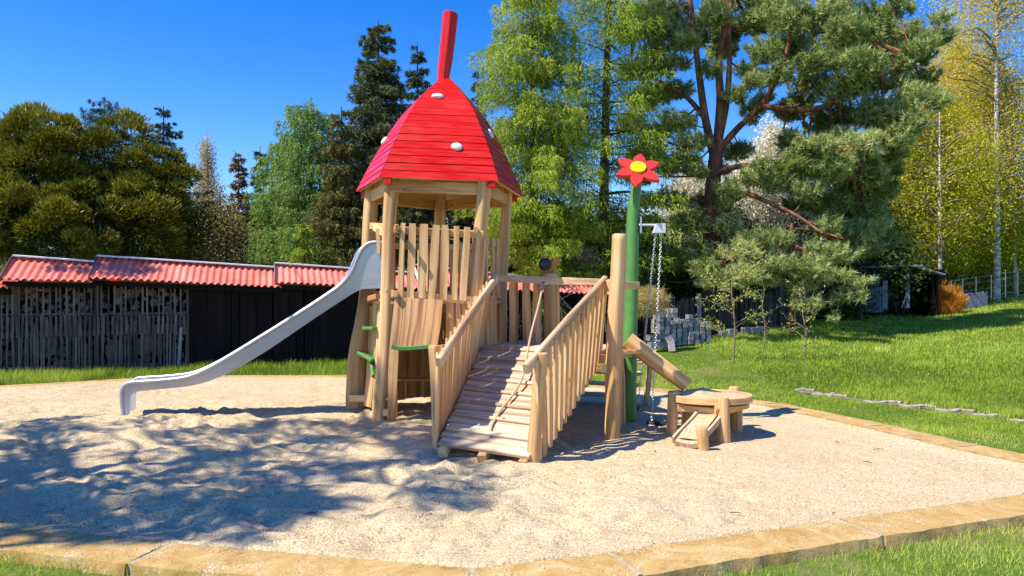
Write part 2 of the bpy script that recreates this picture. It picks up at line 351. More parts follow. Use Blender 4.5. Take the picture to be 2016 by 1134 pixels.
def sandz(X, Y):
    # trampled gravel: rounded hollows with soft crests, flatter towards the right
    a = np.clip(1.0-(X-.2)/2.6, .16, 1.)*np.clip(1.-(Y-9.8)/2.5, .35, 1)
    w1 = X*.8+vnoise(X*.9, Y*.9, 5)*1.6; w2 = Y*1.0+vnoise(X*.8+9, Y*.8, 6)*1.6
    z = (vnoise(w1*2.9, w2*4.6, 1)-.5)*.125
    z += (np.abs(vnoise(w1*4.6+5, w2*7.4, 2)-.5))*-.17+.04
    z += (vnoise(X*9., Y*13., 4)-.5)*.045
    z = z*a*.62 + (vnoise(X*.6, Y*.6, 8)-.5)*.06*(.4+.6*a) + (vnoise(X*23, Y*23, 14)-.5)*.006 + .004
    e = np.clip(poly_dist(KI, X, Y)/.28, 0, 1); e = e*e*(3-2*e)
    return z*(.25+.75*e)+(1-e)*.036*inside(KI, X, Y)-.03*(~inside(KI, X, Y))
g = grid_mesh('gravel_bed', np.arange(-11, 5.4, .028), np.arange(4.0, 14.6, .028), sandz, M['gravel'], keep=lambda x, y: inside(KM, x, y)); tag(g, kind='structure')
# kerb blocks
kb = MB(); NK = len(KI)
def rough_block(a, b, c, d, zt=.045, zb=-.16):
    """inner a->b, outer d<-c ; gently uneven top, broken outer face"""
    n = 42; m_ = 4
    V = []; ins = .012
    for i in range(n):
        t = ins+(1-2*ins)*i/(n-1)
        pi = a*(1-t)+b*t; po = d*(1-t)+c*t
        for j in range(m_):
            s_ = j/(m_-1); q = pi*(1-s_)+po*s_
            if j == m_-1: q = q+(po-pi)/KW*(.03*float(vnoise(np.array(q[0]*6), np.array(q[1]*6), 63))-.015+random.uniform(-.003, .003))
            V.append((q[0], q[1], zt+random.uniform(-.0012, .0012)-(.006 if j in (0, m_-1) else 0)-(.02*max(0, float(vnoise(np.array(q[0]*14), np.array(q[1]*14), 61))-.72) if j == m_-1 else 0)))
        q = po+(po-pi)/KW*(random.uniform(-.003, .006)+.035*float(vnoise(np.array(po[0]*9+t*7), np.array(po[1]*9), 62))); V.append((q[0], q[1], (zt+zb)/2+random.uniform(-.006, .006)))
        q = po+(po-pi)/KW*.02; V.append((q[0], q[1], zb))
        V.append((pi[0], pi[1], zb))
    k = m_+3; Fs = []
    for i in range(n-1):
        for j in range(k):
            j2 = (j+1) % k; Fs.append([i*k+j, (i+1)*k+j, (i+1)*k+j2, i*k+j2])
    Fs.append(list(range(k))); Fs.append([(n-1)*k+j for j in range(k)][::-1])
    kb.add(V, Fs)
for i in range(NK):
    a, b, d, c = KI[i], KI[(i+1) % NK], KO[i], KO[(i+1) % NK]
    L_ = np.hypot(*(b-a)); ns = max(1, int(round(L_/1.7)))
    for s_ in range(ns):
        t0, t1 = s_/ns, (s_+1)/ns
        rough_block(a+(b-a)*t0, a+(b-a)*t1, d+(c-d)*t1, d+(c-d)*t0)
o = kb.build('kerb', M['kerb'], smooth=40); tag(o, kind='structure')
jn = MB()   # mortar showing in the joints
for i in range(NK):
    a, b, d, c = KI[i], KI[(i+1) % NK], KO[i], KO[(i+1) % NK]; ns = max(1, int(round(np.hypot(*(b-a))/1.7))); e = (b-a)/np.hypot(*(b-a))*1.
    for s_ in range(ns):
        p = a+(b-a)*s_/ns; q = d+(c-d)*s_/ns; q = q+(p-q)*.03; p = p+(q-p)*.03
        jn.sweep([(*p, -.05), (*q, -.05)], [(-.022, -.05), (.022, -.05), (.021, .088), (0, .091), (-.021, .088)], (e[0], e[1], 0))
o = jn.build('kerb_joint', M['mortar'], smooth=None); tag(o, kind='structure')

# ------------------------------------------------------------ the climbing frame
cf = thing('play_tower', 'wooden play tower with red pointed plank roof, metal slide, ramp and flower topped green pole', 'climbing frame', (-.3, 9.3, 0))
DN = np.array([0, 0, 1.])
def post(name, pts, r, mat_=None, wob=.05, n=14, parent=None):
    P = cat(pts, 8); rr = np.interp(np.linspace(0, 1, len(P)), np.linspace(0, 1, len(r)), r)
    rr = rr*(1+.025*np.sin(np.linspace(0, 9, len(P))+random.uniform(0, 6)))
    # eased top edge
    P = np.vstack([P, P[-1]+(P[-1]-P[-2])/np.linalg.norm(P[-1]-P[-2])*.012]); rr = np.append(rr, rr[-1]*.84)
    mb = MB(); mb.tube(P, rr, n, wob); return mb.build(name, mat_ or M['post'], parent or cf, smooth=50)
P1 = [G(746, 830)-DN*.2, W(748, 800, 9.32), W(758, 690, 9.31), W(763, 560, 9.3), W(766, 450, 9.29), W(772, 362, 9.28), W(772, 354, 9.28)]
P3 = [np.array([-.56, 9.3, -.2]), np.array([-.52, 9.3, .6]), W(938, 560, 9.3), W(946, 450, 9.3), W(953, 380, 9.28), W(954, 356, 9.28)]
P2 = [G(700, 806)-DN*.2, W(700, 780, 10.3), W(704, 700, 10.25), W(716, 630, 10.2), W(724, 560, 10.25), W(727, 450, 10.25), W(733, 365, 10.25), W(733, 356, 10.25)]
P4 = [np.array([-.22, 10.35, -.2]), W(985, 670, 10.35), W(987, 560, 10.35), W(994, 450, 10.35), W(1000, 368, 10.35)]
P5 = [np.array([-1.2, 11.15, -.2]), np.array([-1.16, 11.1, .9]), W(866, 440, 11.05), W(868, 363, 11.)]
po = [post('post', P1, [.088, .090, .085, .082, .084, .088, .09]), post('post', P3, [.092, .092, .095, .09, .088, .088]),
      post('post', P2, [.135, .14, .13, .115, .1, .098, .1, .1]), post('post', P4, [.09, .09, .088, .078, .07]), post('post', P5, [.09, .09, .085, .08])]
P6 = [G(1206, 868)-DN*.2, W(1206, 845, 8.03), W(1209, 700, 8.05), W(1212, 620, 8.05), W(1217, 540, 8.05), W(1220, 463, 8.05)]
post('post', P6, [.085, .088, .09, .09, .086, .08])
post('post', [G(1083, 800)-DN*.2, W(1083, 670, 10.2), W(1083, 560, 10.18), W(1083, 538, 10.17)], [.09, .09, .09, .09])
# ---- roof: five-sided bell of lapped boards
RC = np.array([-.98, 10.1]); prof = [(1.235, 3.03), (1.085, 3.33), (.90, 3.65), (.76, 3.87), (.62, 4.06), (.41, 4.27), (.21, 4.45), (.07, 4.56)]
pr = np.array([p[0] for p in prof]); pz = np.array([p[1] for p in prof])
angs = [R(-121+72*k) for k in range(5)]
def rv(k, z, extra=0.):
    r = np.interp(z, pz, pr)+extra; a = angs[k % 5]
    # crooked hat: tip leans right, right eave hangs a little lower
    lean = .045*(z-3.0)
    return np.array([RC[0]+r*math.cos(a)+lean, RC[1]+r*math.sin(a), z-.02*math.cos(a)*r])
zr = [3.02]
slen = np.concatenate([[0], np.cumsum(np.hypot(np.diff(pr), np.diff(pz)))]); NB = 17
zr = np.interp(np.linspace(0, slen[-1], NB+1), slen, pz)
rf = MB()
for k in range(5):
    for i in range(NB):
        z0, z1 = zr[i], zr[i+1]
        jig = random.uniform(-.003, .003)
        A0, B0 = rv(k, z0+.004, .015+jig), rv(k+1, z0+.004, .015+jig); A1, B1 = rv(k, z1, .0), rv(k+1, z1, .0)
        A0 = A0-[0, 0, .012]; B0 = B0-[0, 0, .012]
        ai, bi, ai1, bi1 = rv(k, z0, -.02), rv(k+1, z0, -.02), rv(k, z1, -.02), rv(k+1, z1, -.02)
        e = 4e-3*(B0-A0)/np.linalg.norm(B0-A0)
        V = [A0+e, B0-e, B1-e, A1+e, ai+e, bi-e, bi1-e, ai1+e]
        lw = np.linalg.norm(B0-A0); u0 = random.uniform(0, 50); h = .14
        Fs = [[0, 1, 2, 3], [7, 6, 5, 4], [4, 5, 1, 0], [3, 2, 6, 7], [1, 5, 6, 2], [4, 0, 3, 7]]
        UV = [[(u0, u0), (u0, u0+lw), (u0+h, u0+lw), (u0+h, u0)]]+[[(u0, 0), (u0, .1), (u0+.1, .1), (u0+.1, 0)]]*5
        rf.add(V, Fs, UV)
roof = rf.build('roof', M['red'], cf, smooth=None)
# corner strips of red paint + inner lining of bare planks
ln = MB()
for k in range(5):
    for i in range(0, 9):
        z0, z1 = zr[i], zr[i+1]
        V = [rv(k, z0, -.03), rv(k+1, z0, -.03), rv(k+1, z1-.004, -.03), rv(k, z1-.004, -.03)]
        V += [v+(-.02*np.array([math.cos(angs[k]+R(36)), math.sin(angs[k]+R(36)), .6])) for v in V]
        u0 = random.uniform(0, 50); q = [(u0, u0), (u0, u0+1.3), (u0+.14, u0+1.3), (u0+.14, u0)]
        ln.add(V, [[0, 1, 2, 3], [7, 6, 5, 4], [4, 5, 1, 0], [3, 2, 6, 7], [1, 5, 6, 2], [4, 0, 3, 7]], [q, q, q, q, q, q])
ln.build('roof_lining', M['plank'], cf, smooth=None)
ch = MB()
cpts = [W(873, 166, 10.08), W(873, 156, 10.08), W(873, 150, 10.08), W(876, 128, 10.08), W(878, 112, 10.08), W(882, 75, 10.08), W(887, 27, 10.08), W(887.3, 25.5, 10.08)]
ch.tube(cpts, [.09, .083, .082, .094, .097, .101, .106, .095], 8, .03)
ch.build('roof_spike', M['red'], roof, smooth=25)
def knob(px, py, D, nrm, rx, ry):
    c = W(px, py, D); nrm = np.array(nrm, float); nrm /= np.linalg.norm(nrm)
    s = np.cross(nrm, [0, 0, 1.]); s /= np.linalg.norm(s); u = np.cross(s, nrm)
    V = []; Fs = []; n = 14; m_ = 6
    for i in range(m_):
        t = i/(m_-1)*math.pi/2; rr = math.cos(t)**.6; hh = math.sin(t)*.034-.008
        for j in range(n):
            a = j/n*2*math.pi; wv = 1+.06*math.sin(2*a+px)
            V.append(c+s*math.cos(a)*rx*rr*wv+u*math.sin(a)*ry*rr*wv+nrm*hh)
    for i in range(m_-1):
        for j in range(n): j2 = (j+1) % n; Fs.append([i*n+j, i*n+j2, (i+1)*n+j2, (i+1)*n+j])
    mb = MB(); mb.add(V, Fs); mb.build('climbing_hold', M['white'], roof, smooth=80)
def face_pt(k, px, py):
    """hit of the pixel ray with roof face k"""
    best = None
    for z in np.linspace(3.05, 4.5, 300):
        a, b = rv(k, z, .02), rv(k+1, z, .02)
        for t in np.linspace(0, 1, 60):
            p = a+(b-a)*t; x = HX+F*p[0]/p[1]; y = HY-F*(p[2]-EYE)/p[1]; e = (x-px)**2+(y-py)**2
            if best is None or e < best[0]: best = (e, p, a, b, z)
    e, p, a, b, z = best
    up = rv(k, z+.05, .02)-a; nn = np.cross(b-a, up); nn /= np.linalg.norm(nn)
    if nn[2] < 0: nn = -nn
    return p, nn
for k, px, py, rx, ry in ((0, 862, 189, .078, .04), (0, 900, 288, .07, .058), (4, 756, 277, .075, .062), (1, 966, 263, .085, .065)):
    p, nn = face_pt(k, px, py); knob(HX+F*p[0]/p[1], HY-F*(p[2]-EYE)/p[1], p[1], nn, rx, ry)
for k, dx in ((0, .04), (1, -.03), (4, .05), (2, -.05)):   # red blocks under the eave corners
    p = rv(k, 3.02, -.09); mb = MB(); mb.box(p+np.array([dx, -.02, -.045]), (.10, .11, .06)); mb.build('eave_block', M['red'], roof)
# ring of boards just under the roof
for k in range(5):
    a, b = rv(k, 3.0, -.20), rv(k+1, 3.0, -.20); a = a-[0, 0, .06]; b = b-[0, 0, .06]
    nn = np.cross(b-a, DN)
    mb = MB(); mb.sweep([a, b], rrect(.022, .075), nn); mb.build('ring_beam', M['plank'], cf)
# ---- plank helper: wavy sawn board between two points
def wavy(a, b, w0, w1, side, th=.024, amp=.18, mbx=None, mid=None):
    a = np.asarray(a, float); b = np.asarray(b, float); n = 13; t = np.linspace(0, 1, n)[:, None]
    P = a*(1-t)+b*t; t = t[:, 0]
    ph = random.uniform(0, 6); f1 = random.uniform(3.5, 6.5)
    wv = w0+(w1-w0)*t+(mid or 0)*np.sin(t*math.pi); wv = wv*(1+amp*np.sin(t*f1+ph)*.6)
    off = np.stack([amp*wv*.45*np.sin(t*f1*.8+ph+2)*np.sin(t*math.pi)**.5, 0*t], 1)
    mb = mbx or MB(); mb.sweep(P, rrect(.5, th/2, .004), side, sa=wv, sb=1., off=off); return mb
# section is unit wide so sa is the width; rebuild rrect corners for unit width
def wplank(a, b, w0, w1, side, th=.024, amp=.18, name='plank', mat_=None, parent=None, mid=None):
    return wavy(a, b, w0, w1, side, th, amp, mid=mid).build(name, mat_ or M['plank'], parent or cf, smooth=30)
X1 = (1, 0, 0)
# front guard (between the two front posts) : rails + seven wavy boards
DF = 9.17
def rail(a, b, w_, h_, name='rail', mat_=None, up=DN, parent=None):
    a = np.asarray(a, float); b = np.asarray(b, float); s = np.cross(b-a, up); mb = MB(); mb.sweep([a, (a+b)/2+np.array([0, 0, random.uniform(-.006, .006)]), b], rrect(w_/2, h_/2, .008), s)
    return mb.build(name, mat_ or M['plank'], parent or cf)
g_rail = rail(W(775, 452, 9.22), W(952, 462, 9.22), .045, .09, 'guard_rail'); rail(W(770, 579, 9.22), W(942, 592, 9.22), .05, .10, 'guard_rail')
for (xt, xb, yt, yb, wt, wb, mid) in [(794, 787, 439, 585, 10, 11, -.01), (812, 808, 440, 587, 12, 13, .02), (835, 831, 441, 587, 16, 13, .005), (859, 849, 443, 589, 14, 13, .012), (876, 873, 443, 590, 12, 14, .025), (899, 895, 445, 591, 10, 11, .0), (920, 911, 447, 592, 12, 12, .02)]:
    wplank(W(xb, yb, DF), W(xt, yt, DF), wb/158, wt/158, X1, name='guard_board', amp=.12, mid=mid)
rail(W(781, 447, 9.2), W(782, 448, 8.98), .05, .07, 'beam_end')
rail(W(936, 452, 9.32), W(937, 452, 9.1), .05, .07, 'beam_end')
rail(W(777, 578, 9.3), W(778, 578, 9.08), .06, .08, 'beam_end')
rail(W(924, 600, 9.3), W(924, 600, 9.08), .06, .08, 'beam_end')
# side and back guards with boards
def guard(a, b, z0, z1, n, parent=cf, inset=.0, w_=.075, gap=1.0):
    a = np.asarray(a, float); b = np.asarray(b, float)
    dirv = (b-a)/np.linalg.norm(b-a)
    rail([*a[:2], z1-.05], [*b[:2], z1-.05], .04, .085, 'guard_rail'); rail([*a[:2], z0+.05], [*b[:2], z0+.05], .045, .09, 'guard_rail')
    for i in range(n):
        q = a+(b-a)*(i+.5)/n; nn = np.cross(dirv, DN)*.035
        wplank([q[0]+nn[0], q[1]+nn[1], z0], [q[0]+nn[0], q[1]+nn[1], z1+random.uniform(-.02, .02)], w_*random.uniform(.8, 1.2), w_*random.uniform(.8, 1.2), dirv, name='guard_board', amp=.12)
guard((-.48, 9.42, 0), (-.18, 10.2, 0), 1.55, 2.35, 4); guard((-.2, 10.4, 0), (-1.1, 11.05, 0), 1.55, 2.35, 7); guard((-1.15, 11.05, 0), (-1.98, 10.3, 0), 1.55, 2.35, 7)
rail(W(738, 448, 9.85), W(762, 462, 9.4), .05, .09, 'guard_rail'); rail(W(730, 445, 9.9), W(762, 447, 9.75), .05, .09, 'guard_rail')
wplank(W(745, 500, 9.6), W(744, 450, 9.6), .05, .05, X1, name='guard_board')
# floor of the tower
pf = [(-1.58, 9.3), (-.45, 9.3), (-.12, 10.2), (-1.1, 11.0), (-1.98, 10.1)]
fl = MB(); pfn = np.array(pf)
for i in range(12):
    y0 = 9.24+i*.15; y1 = y0+.143; ym = (y0+y1)/2
    xsx = []
    for j in range(5):
        a, b = pfn[j-1], pfn[j]
        if (a[1]-ym)*(b[1]-ym) < 0: xsx.append(a[0]+(b[0]-a[0])*(ym-a[1])/(b[1]-a[1]))
    if len(xsx) == 2: x0, x1 = sorted(xsx); fl.sweep([(x0, ym, 1.50), (x1, ym, 1.50)], rrect(.0715, .018, .003), (0, 1, 0))
fl.build('tower_floor', M['deck'], cf)
for y in (9.32, 10.1): rail((-1.9 if y > 10 else -1.6, y, 1.43), (-.3, y, 1.43), .07, .1, 'floor_beam')
# flap of six boards below the guard with green trim
fb = MB()
tops = np.linspace(780, 872, 7); bots = np.linspace(771, 861, 7); bots = bots-np.array([0, 1, 2, 3, 3, 2, 0])
for i in range(6):
    xt0, xt1, xb0, xb1 = tops[i], tops[i+1], bots[i], bots[i+1]
    a = W((xb0+xb1)/2, 684, 9.10); b = W((xt0+xt1)/2, 586+i*.8, 9.15)
    wv = [(xb1-xb0)/159-.004, (xt1-xt0)/159-.004]
    fb.sweep([a, (a+b)/2+[.012, -.012, 0], b], rrect(.5, .013, .004), X1, sa=[wv[0], sum(wv)/2, wv[1]])
flap = fb.build('flap', M['panel'], cf)
mb = MB(); mb.sweep(cat([W(771, 683, 9.07), W(790, 686, 9.07), W(815, 685, 9.07), W(848, 682, 9.07)], 6), rrect(.014, .026, .006), (0, -1, 0)); mb.build('trim', M['green'], flap)
# right-hand panel beside it, in the ramp's corner
for i, (a, b) in enumerate(((878, 896), (897, 907), (908, 919), (920, 931), (932, 944))):
    wplank([(a+b-2*HX)/2/F*9.24, 9.24, .25], [(a+b-2*HX)/2/F*9.24, 9.24, EYE-(592-HY)/F*9.24], (b-a)/158-.002, (b-a)/158-.002, X1, name='wall_board', amp=.03, mat_=M['panel'])
# long crooked board left of the opening + short braces at the ground
wplank(W(768, 825, 9.2), W(783, 588, 9.2), .08, .085, X1, name='wall_board', mid=.03, amp=.15)
wplank(W(776, 822, 9.26), W(779, 690, 9.26), .07, .07, (1, .4, 0), name='wall_board')
rail(W(742, 826, 9.45), W(775, 822, 9.2), .05, .08, 'brace'); rail(W(758, 812, 9.35), W(759, 812, 9.1), .06, .08, 'brace'); rail(W(690, 784, 10.1), W(742, 786, 9.95), .06, .09, 'brace')
rail(W(714, 590, 9.95), W(744, 584, 9.4), .06, .07, 'brace'); rail(W(750, 578, 9.7), W(775, 576, 9.45), .07, .09, 'brace')
# lower walls at the sides and back
def wall(a, b, z0, z1, n, name='wall_board', m_=None):
    a = np.asarray(a, float); b = np.asarray(b, float); d = (b-a)/n; L_ = np.linalg.norm(d); dv = d/L_
    for i in range(n):
        q = a+d*(i+.5); wplank([q[0], q[1], z0+random.uniform(-.03, .03)], [q[0], q[1], z1], L_*.93, L_*.95, dv, amp=.04, name=name, mat_=m_ or M['plank'])
wall((-.43, 9.4, 0), (-.24, 10.2, 0), .1, 1.5, 7); wall((-.2, 10.35, 0), (-1.1, 11.0, 0), .09, 1.46, 8); wall((-1.2, 11.0, 0), (-2.0, 10.35, 0), .09, 1.46, 7)
wall((-1.66, 9.52, 0), (-1.98, 10.2, 0), .12, 1.45, 5, m_=M['panel'])  # extra inner boards, added to block the sun and darken the opening
rail((-1.9, 10.3, .42), (-.35, 10.3, .42), .28, .04, 'bench')
# climbing side: two boards + green steps
wplank(W(724, 800, 9.95), W(741, 584, 9.75), .13, .11, (1, -.6, 0), name='ladder_board', amp=.08)
wplank(W(737, 806, 9.7), W(752, 584, 9.6), .07, .08, (1, -.6, 0), name='ladder_board', amp=.08)
def step(px, py, D, wpx, tilt):
    mb = MB(); c = W(px, py, D); a = c+[-wpx/2/150, .06, tilt]; b = c+[wpx/2/150, -.12, -tilt]
    mb.sweep([a, (a+b)/2, b], rrect(.07, .022, .008), (.3, 1, 0)); mb.build('step', M['green'], cf)
step(730, 646, 9.75, 30, .0); step(723, 701, 9.8, 36, .05); step(739, 730, 9.7, 8, .08)
# bolts
for px, py in ((761, 572), (763, 786)):
    mb = MB(); c = W(px, py, 9.22); mb.tube([c, c+[0, -.012, 0], c+[0, -.016, 0]], [.016, .016, .008], 10); mb.build('bolt', M['galv'], cf)
# ---- slide
top = [W(x, y, 9.62) for x, y in ((752, 477), (735, 477), (724, 480), (716, 487), (709, 497), (702, 512), (694, 531), (684, 547), (670, 562), (650, 577), (600, 610), (520, 660), (440, 709), (398, 731), (372, 741), (345, 746), (300, 750), (265, 752), (251, 755), (242, 763), (239, 775), (240, 795), (243, 822))]
bot = [W(x, y, 9.62) for x, y in ((752, 568), (735, 568), (722, 568.5), (714, 569), (707, 571), (699, 575), (690, 580), (679, 587), (662, 598), (642, 611), (600, 639), (525, 690), (460, 729), (420, 747), (392, 756), (360, 762), (310, 767), (270, 771), (262, 773), (256, 779), (253, 788), (253, 800), (254, 815))]
T = cat(top, 5); B = cat(bot, 5); SW = .48; SO = np.array([-.14, SW, 0])
sd = MB()
u = np.concatenate([[0], np.cumsum(np.linalg.norm(np.diff(T, axis=0), axis=1))])
for y0, sgn in ((0., 1), (SW, -1)):
    V = []; n = len(T)
    for i in range(n):
        m1 = T[i]*.55+B[i]*.45
        for q, dy in ((T[i], 0), (m1, .006*sgn), (B[i], .022*sgn)):
            V.append(q+SO*(y0 > 0)+np.array([0, dy, 0]))
        for q, dy in ((T[i], .008*sgn), (m1, .014*sgn), (B[i], .03*sgn)):
            V.append(q+SO*(y0 > 0)+np.array([0, dy, 0]))
    Fs = []; UV = []
    for i in range(n-1):
        for c0, c1 in ((0, 1), (1, 2), (3, 4), (4, 5), (0, 3), (2, 5)):
            f = [i*6+c0, i*6+c1, (i+1)*6+c1, (i+1)*6+c0]
            Fs.append(f); UV.append([(c0*.1, u[i]), (c1*.1, u[i]), (c1*.1, u[i+1]), (c0*.1, u[i+1])])
    for i in (0, n-1):
        Fs.append([i*6+0, i*6+1, i*6+2, i*6+5, i*6+4, i*6+3]); UV.append([(0, 0)]*6)
    sd.add(V, Fs, UV)
# bed (stops before the leg)
nb = len(T)-22
bed = B[:nb]*.80+T[:nb]*.20
V = []; Fs = []; UV = []; cr = [(.02, .035), (.06, .008), (.14, 0), (.25, 0), (.36, 0), (.44, .008), (.48, .035)]
for i in range(nb):
    for (yy, zz) in cr: V.append(bed[i]+SO*yy/.5+np.array([0, 0, zz]))
    for (yy, zz) in cr: V.append(bed[i]+SO*yy/.5+np.array([0, 0, zz-.012]))
k = len(cr)
for i in range(nb-1):
    for j in range(k-1):
        Fs.append([i*14+j, i*14+j+1, (i+1)*14+j+1, (i+1)*14+j]); UV.append([(j*.08, u[i]), (j*.08+.08, u[i]), (j*.08+.08, u[i+1]), (j*.08, u[i+1])])
        Fs.append([i*14+k+j, i*14+k+j+1, (i+1)*14+k+j+1, (i+1)*14+k+j]); UV.append([(j*.08, u[i]), (j*.08+.08, u[i]), (j*.08+.08, u[i+1]), (j*.08, u[i+1])])
sd.add(V, Fs, UV)
e = bed[nb-1]
slide = sd.build('slide', M['steel'], cf, smooth=40)
for y0 in (-.02, 1.02):
    mb = MB(); mb.tube(T+SO*y0, .023, 10, side=(0, 1, 0)); mb.build('slide_rail', M['steel'], slide, smooth=60)
mb = MB(); mb.sweep([T[len(T)-20]+[0.02, .01, -.015], T[len(T)-14]+[.03, .01, 0], T[len(T)-8]+[.035, .01, 0]], rrect(.012, .24, .004), (1, 0, 0), off=[(0, .24)]*3)
# end apron across the outlet
V = []; Fs = []
ap = T[len(T)-26:len(T)-12]
for q in ap: V.append(q+[.035, .0, -.045]); V.append(q+SO+[.035, 0, -.045])
for i in range(len(ap)-1): Fs.append([2*i, 2*i+1, 2*i+3, 2*i+2])
mb = MB(); mb.add(V, Fs); mb.build('slide_apron', M['steel'], slide, smooth=60)
# ---- ramp
BL, BR, TL, TR = map(np.array, ((-.70, 7.2, .135), (.14, 6.87, .085), (-.34, 9.45, .95), (.95, 8.5, .95)))
def rp(u_, v_, dz=0.):
    p = (BL*(1-u_)+BR*u_)*(1-v_)+(TL*(1-u_)+TR*u_)*v_; return p+np.array([0, 0, dz])
ramp_b = MB(); nbd = 17
for i in range(nbd):
    v0, v1 = i/nbd, (i+1)/nbd; vm = (v0+v1)/2; wdv = (v1-v0)*np.linalg.norm(rp(.5, 1)-rp(.5, 0))*.955
    tl = random.uniform(-.012, .012)
    a, b = rp(-.015+tl, vm), rp(1.02+tl, vm)
    ramp_b.sweep([a, (a+b)/2, b], rrect(.5, .015, .004), rp(.5, 1)-rp(.5, 0), sa=[wdv*.93, wdv, wdv*1.05])
deck = ramp_b.build('ramp_deck', M['deck'], cf)
for v_ in (.115, .235, .355, .475, .59, .71, .825, .94):
    a, b = rp(.0, v_, .03), rp(1., v_+random.uniform(-.008, .008), .03)
    mb = MB(); mb.sweep([a, (a+b)/2+[0, 0, .003], b], rrect(.024, .013, .006), rp(.5, 1)-rp(.5, 0)); mb.build('cleat', M['deck'], deck)
for uu in (.04, .5, .96):
    a, b = rp(uu, -.012, -.065), rp(uu, 1., -.065)
    mb = MB(); mb.sweep([a, b], rrect(.045, .045, .012), rp(1, .5)-rp(0, .5)); mb.build('ramp_beam', M['post'], deck)
post('post', [G(863, 888)-DN*.2, W(863, 860, 7.56), W(860, 760, 7.56), W(856, 688, 7.56), W(856, 683, 7.56)], [.062, .062, .066, .066, .055])
post('post', [G(1051, 916)-DN*.2, W(1051, 890, 6.95), W(1058, 800, 6.95), W(1064, 720, 6.95), W(1066, 696, 6.95)], [.066, .066, .064, .072, .07])
LR0, LR1 = W(864, 714, 7.25), W(976, 549, 9.45)
RR0, RR1 = W(1035, 727, 6.75), W(1192, 551, 8.3)
mb = MB(); mb.sweep([LR0, LR0*.5+LR1*.5+[0, 0, .02], LR1], rrect(.03, .05, .012), (1, -.2, 0)); lrail = mb.build('hand_rail', M['rail'], cf)
mb = MB(); mb.sweep([RR0, RR0*.5+RR1*.5+[0, 0, .01], RR1], rrect(.03, .05, .012), (1, -.45, 0)); rrail = mb.build('hand_rail', M['rail'], cf)
d_l = (TL-BL)/np.linalg.norm(TL-BL); d_r = (TR-BR)/np.linalg.norm(TR-BR)
dl2 = np.array([d_l[0], d_l[1], 0]); dr2 = np.array([d_r[0], d_r[1], 0])
for i in range(15):
    t = .06+i*.0645; q = LR0+(LR1-LR0)*t; b = rp(-.045, t-.01, -.09)
    topp = q+np.array([-.045, .0, .05+random.uniform(-.012, .012)])
    b[0] -= .02
    wplank(b, topp, .142, .128, dl2, th=.022, name='baluster', amp=.06)
for i in range(14):
    t = .075+i*.068; q = RR0+(RR1-RR0)*t; b = rp(1.0, t-.02, -.13)+np.array([.075, -.0, 0])
    wplank(b, q+np.array([.045, .02, .01]), .075*random.uniform(.85, 1.2), .07*random.uniform(.85, 1.15), dr2, th=.024, name='baluster', amp=.16)
# small guard next to the tower post, above the ramp head
wplank([-.30, 9.55, .93], W(958, 590, 9.55)*[1, 1, 1], .04, .04, (1, 0, 0), name='wall_board')
for x in (961, 968, 975): wplank(W(x, 682, 9.75), W(x, 583, 9.75), .042, .042, X1, name='wall_board', amp=.03)
# ---- lower platform
pl = MB()
A_, B_, C_, D_ = np.array((-.34, 9.45)), np.array((.97, 8.5)), np.array((1.5, 9.45)), np.array((.1, 10.5))
for i in range(9):
    t0 = (i+.5)/9; a = A_+(D_-A_)*t0; b = B_+(C_-B_)*t0; ww = .118
    pl.sweep([(*a, .935), (*b, .935)], rrect(ww/2, .016, .004), (D_[0]-A_[0], D_[1]-A_[1], 0))
pl.build('platform_deck', M['deck'], cf)
rail((-.36, 9.47, .87), (1.2, 8.36, .87), .06, .09, 'beam'); rail((1.02, 8.3, .88), (1.55, 9.3, .88), .06, .09, 'beam'); rail((.05, 10.52, .86), (1.55, 9.46, .86), .06, .1, 'beam')
rail((.98, 8.25, .78), (1.0, 8.0, .80), .07, .09, 'beam_end'); rail((1.1, 8.2, .95), (1.62, 8.75, .93), .16, .04, 'beam')
rail(W(1190, 562, 8.25), W(1206, 562, 8.2), .05, .12, 'beam_end')
rail(W(1222, 560, 8.3), W(1256, 562, 8.95), .05, .09, 'beam_end')
b0, b1 = W(974, 547, 10.0), W(1256, 561, 8.95)
rail(W(976, 547, 9.9), W(1232, 558, 9.25), .045, .095, 'guard_rail', M['rail'])
for (x, w_) in ((1011, 19), (1036, 17), (1058, 19), (1098, 8)):
    wplank(W(x+random.uniform(-2, 2), 678, 9.97), W(x, 556, 9.93), w_/146, w_/146*.9, X1, name='guard_board', amp=.08, mat_=M['panel'])
for (x, y0_, y1_) in ((1176, 705, 575), (1184, 703, 572)): wplank(W(x-2, y0_, 8.75), W(x+5, y1_, 8.7), .045, .05, (1, -.6, 0), name='guard_board')
wplank(W(1184, 640, 8.5), W(1188, 590, 8.5), .04, .04, X1, name='guard_board')
post('post', [np.array([1.33, 8.95, -.2]), np.array([1.32, 8.95, .5]), np.array([1.3, 8.97, .9])], [.05, .05, .05])
# steps leading down behind the platform
for k, (yy, zz) in enumerate(((10.05, .72), (10.3, .53), (10.55, .34), (10.8, .15))):
    mb = MB(); mb.sweep([(.55, yy+.3, zz), (1.75, yy-.3, zz)], rrect(.1, .02, .006), (.3, 1, 0)); mb.build('stair_tread', M['deck'], cf)
for x, dy in ((.5, .32), (1.8, -.32)):
    mb = MB(); mb.sweep([(x, 9.85+dy, .82), (x+.12, 10.95+dy, .0)], rrect(.03, .06, .006), (1, 0, 0)); mb.build('stringer', M['deck'], cf)
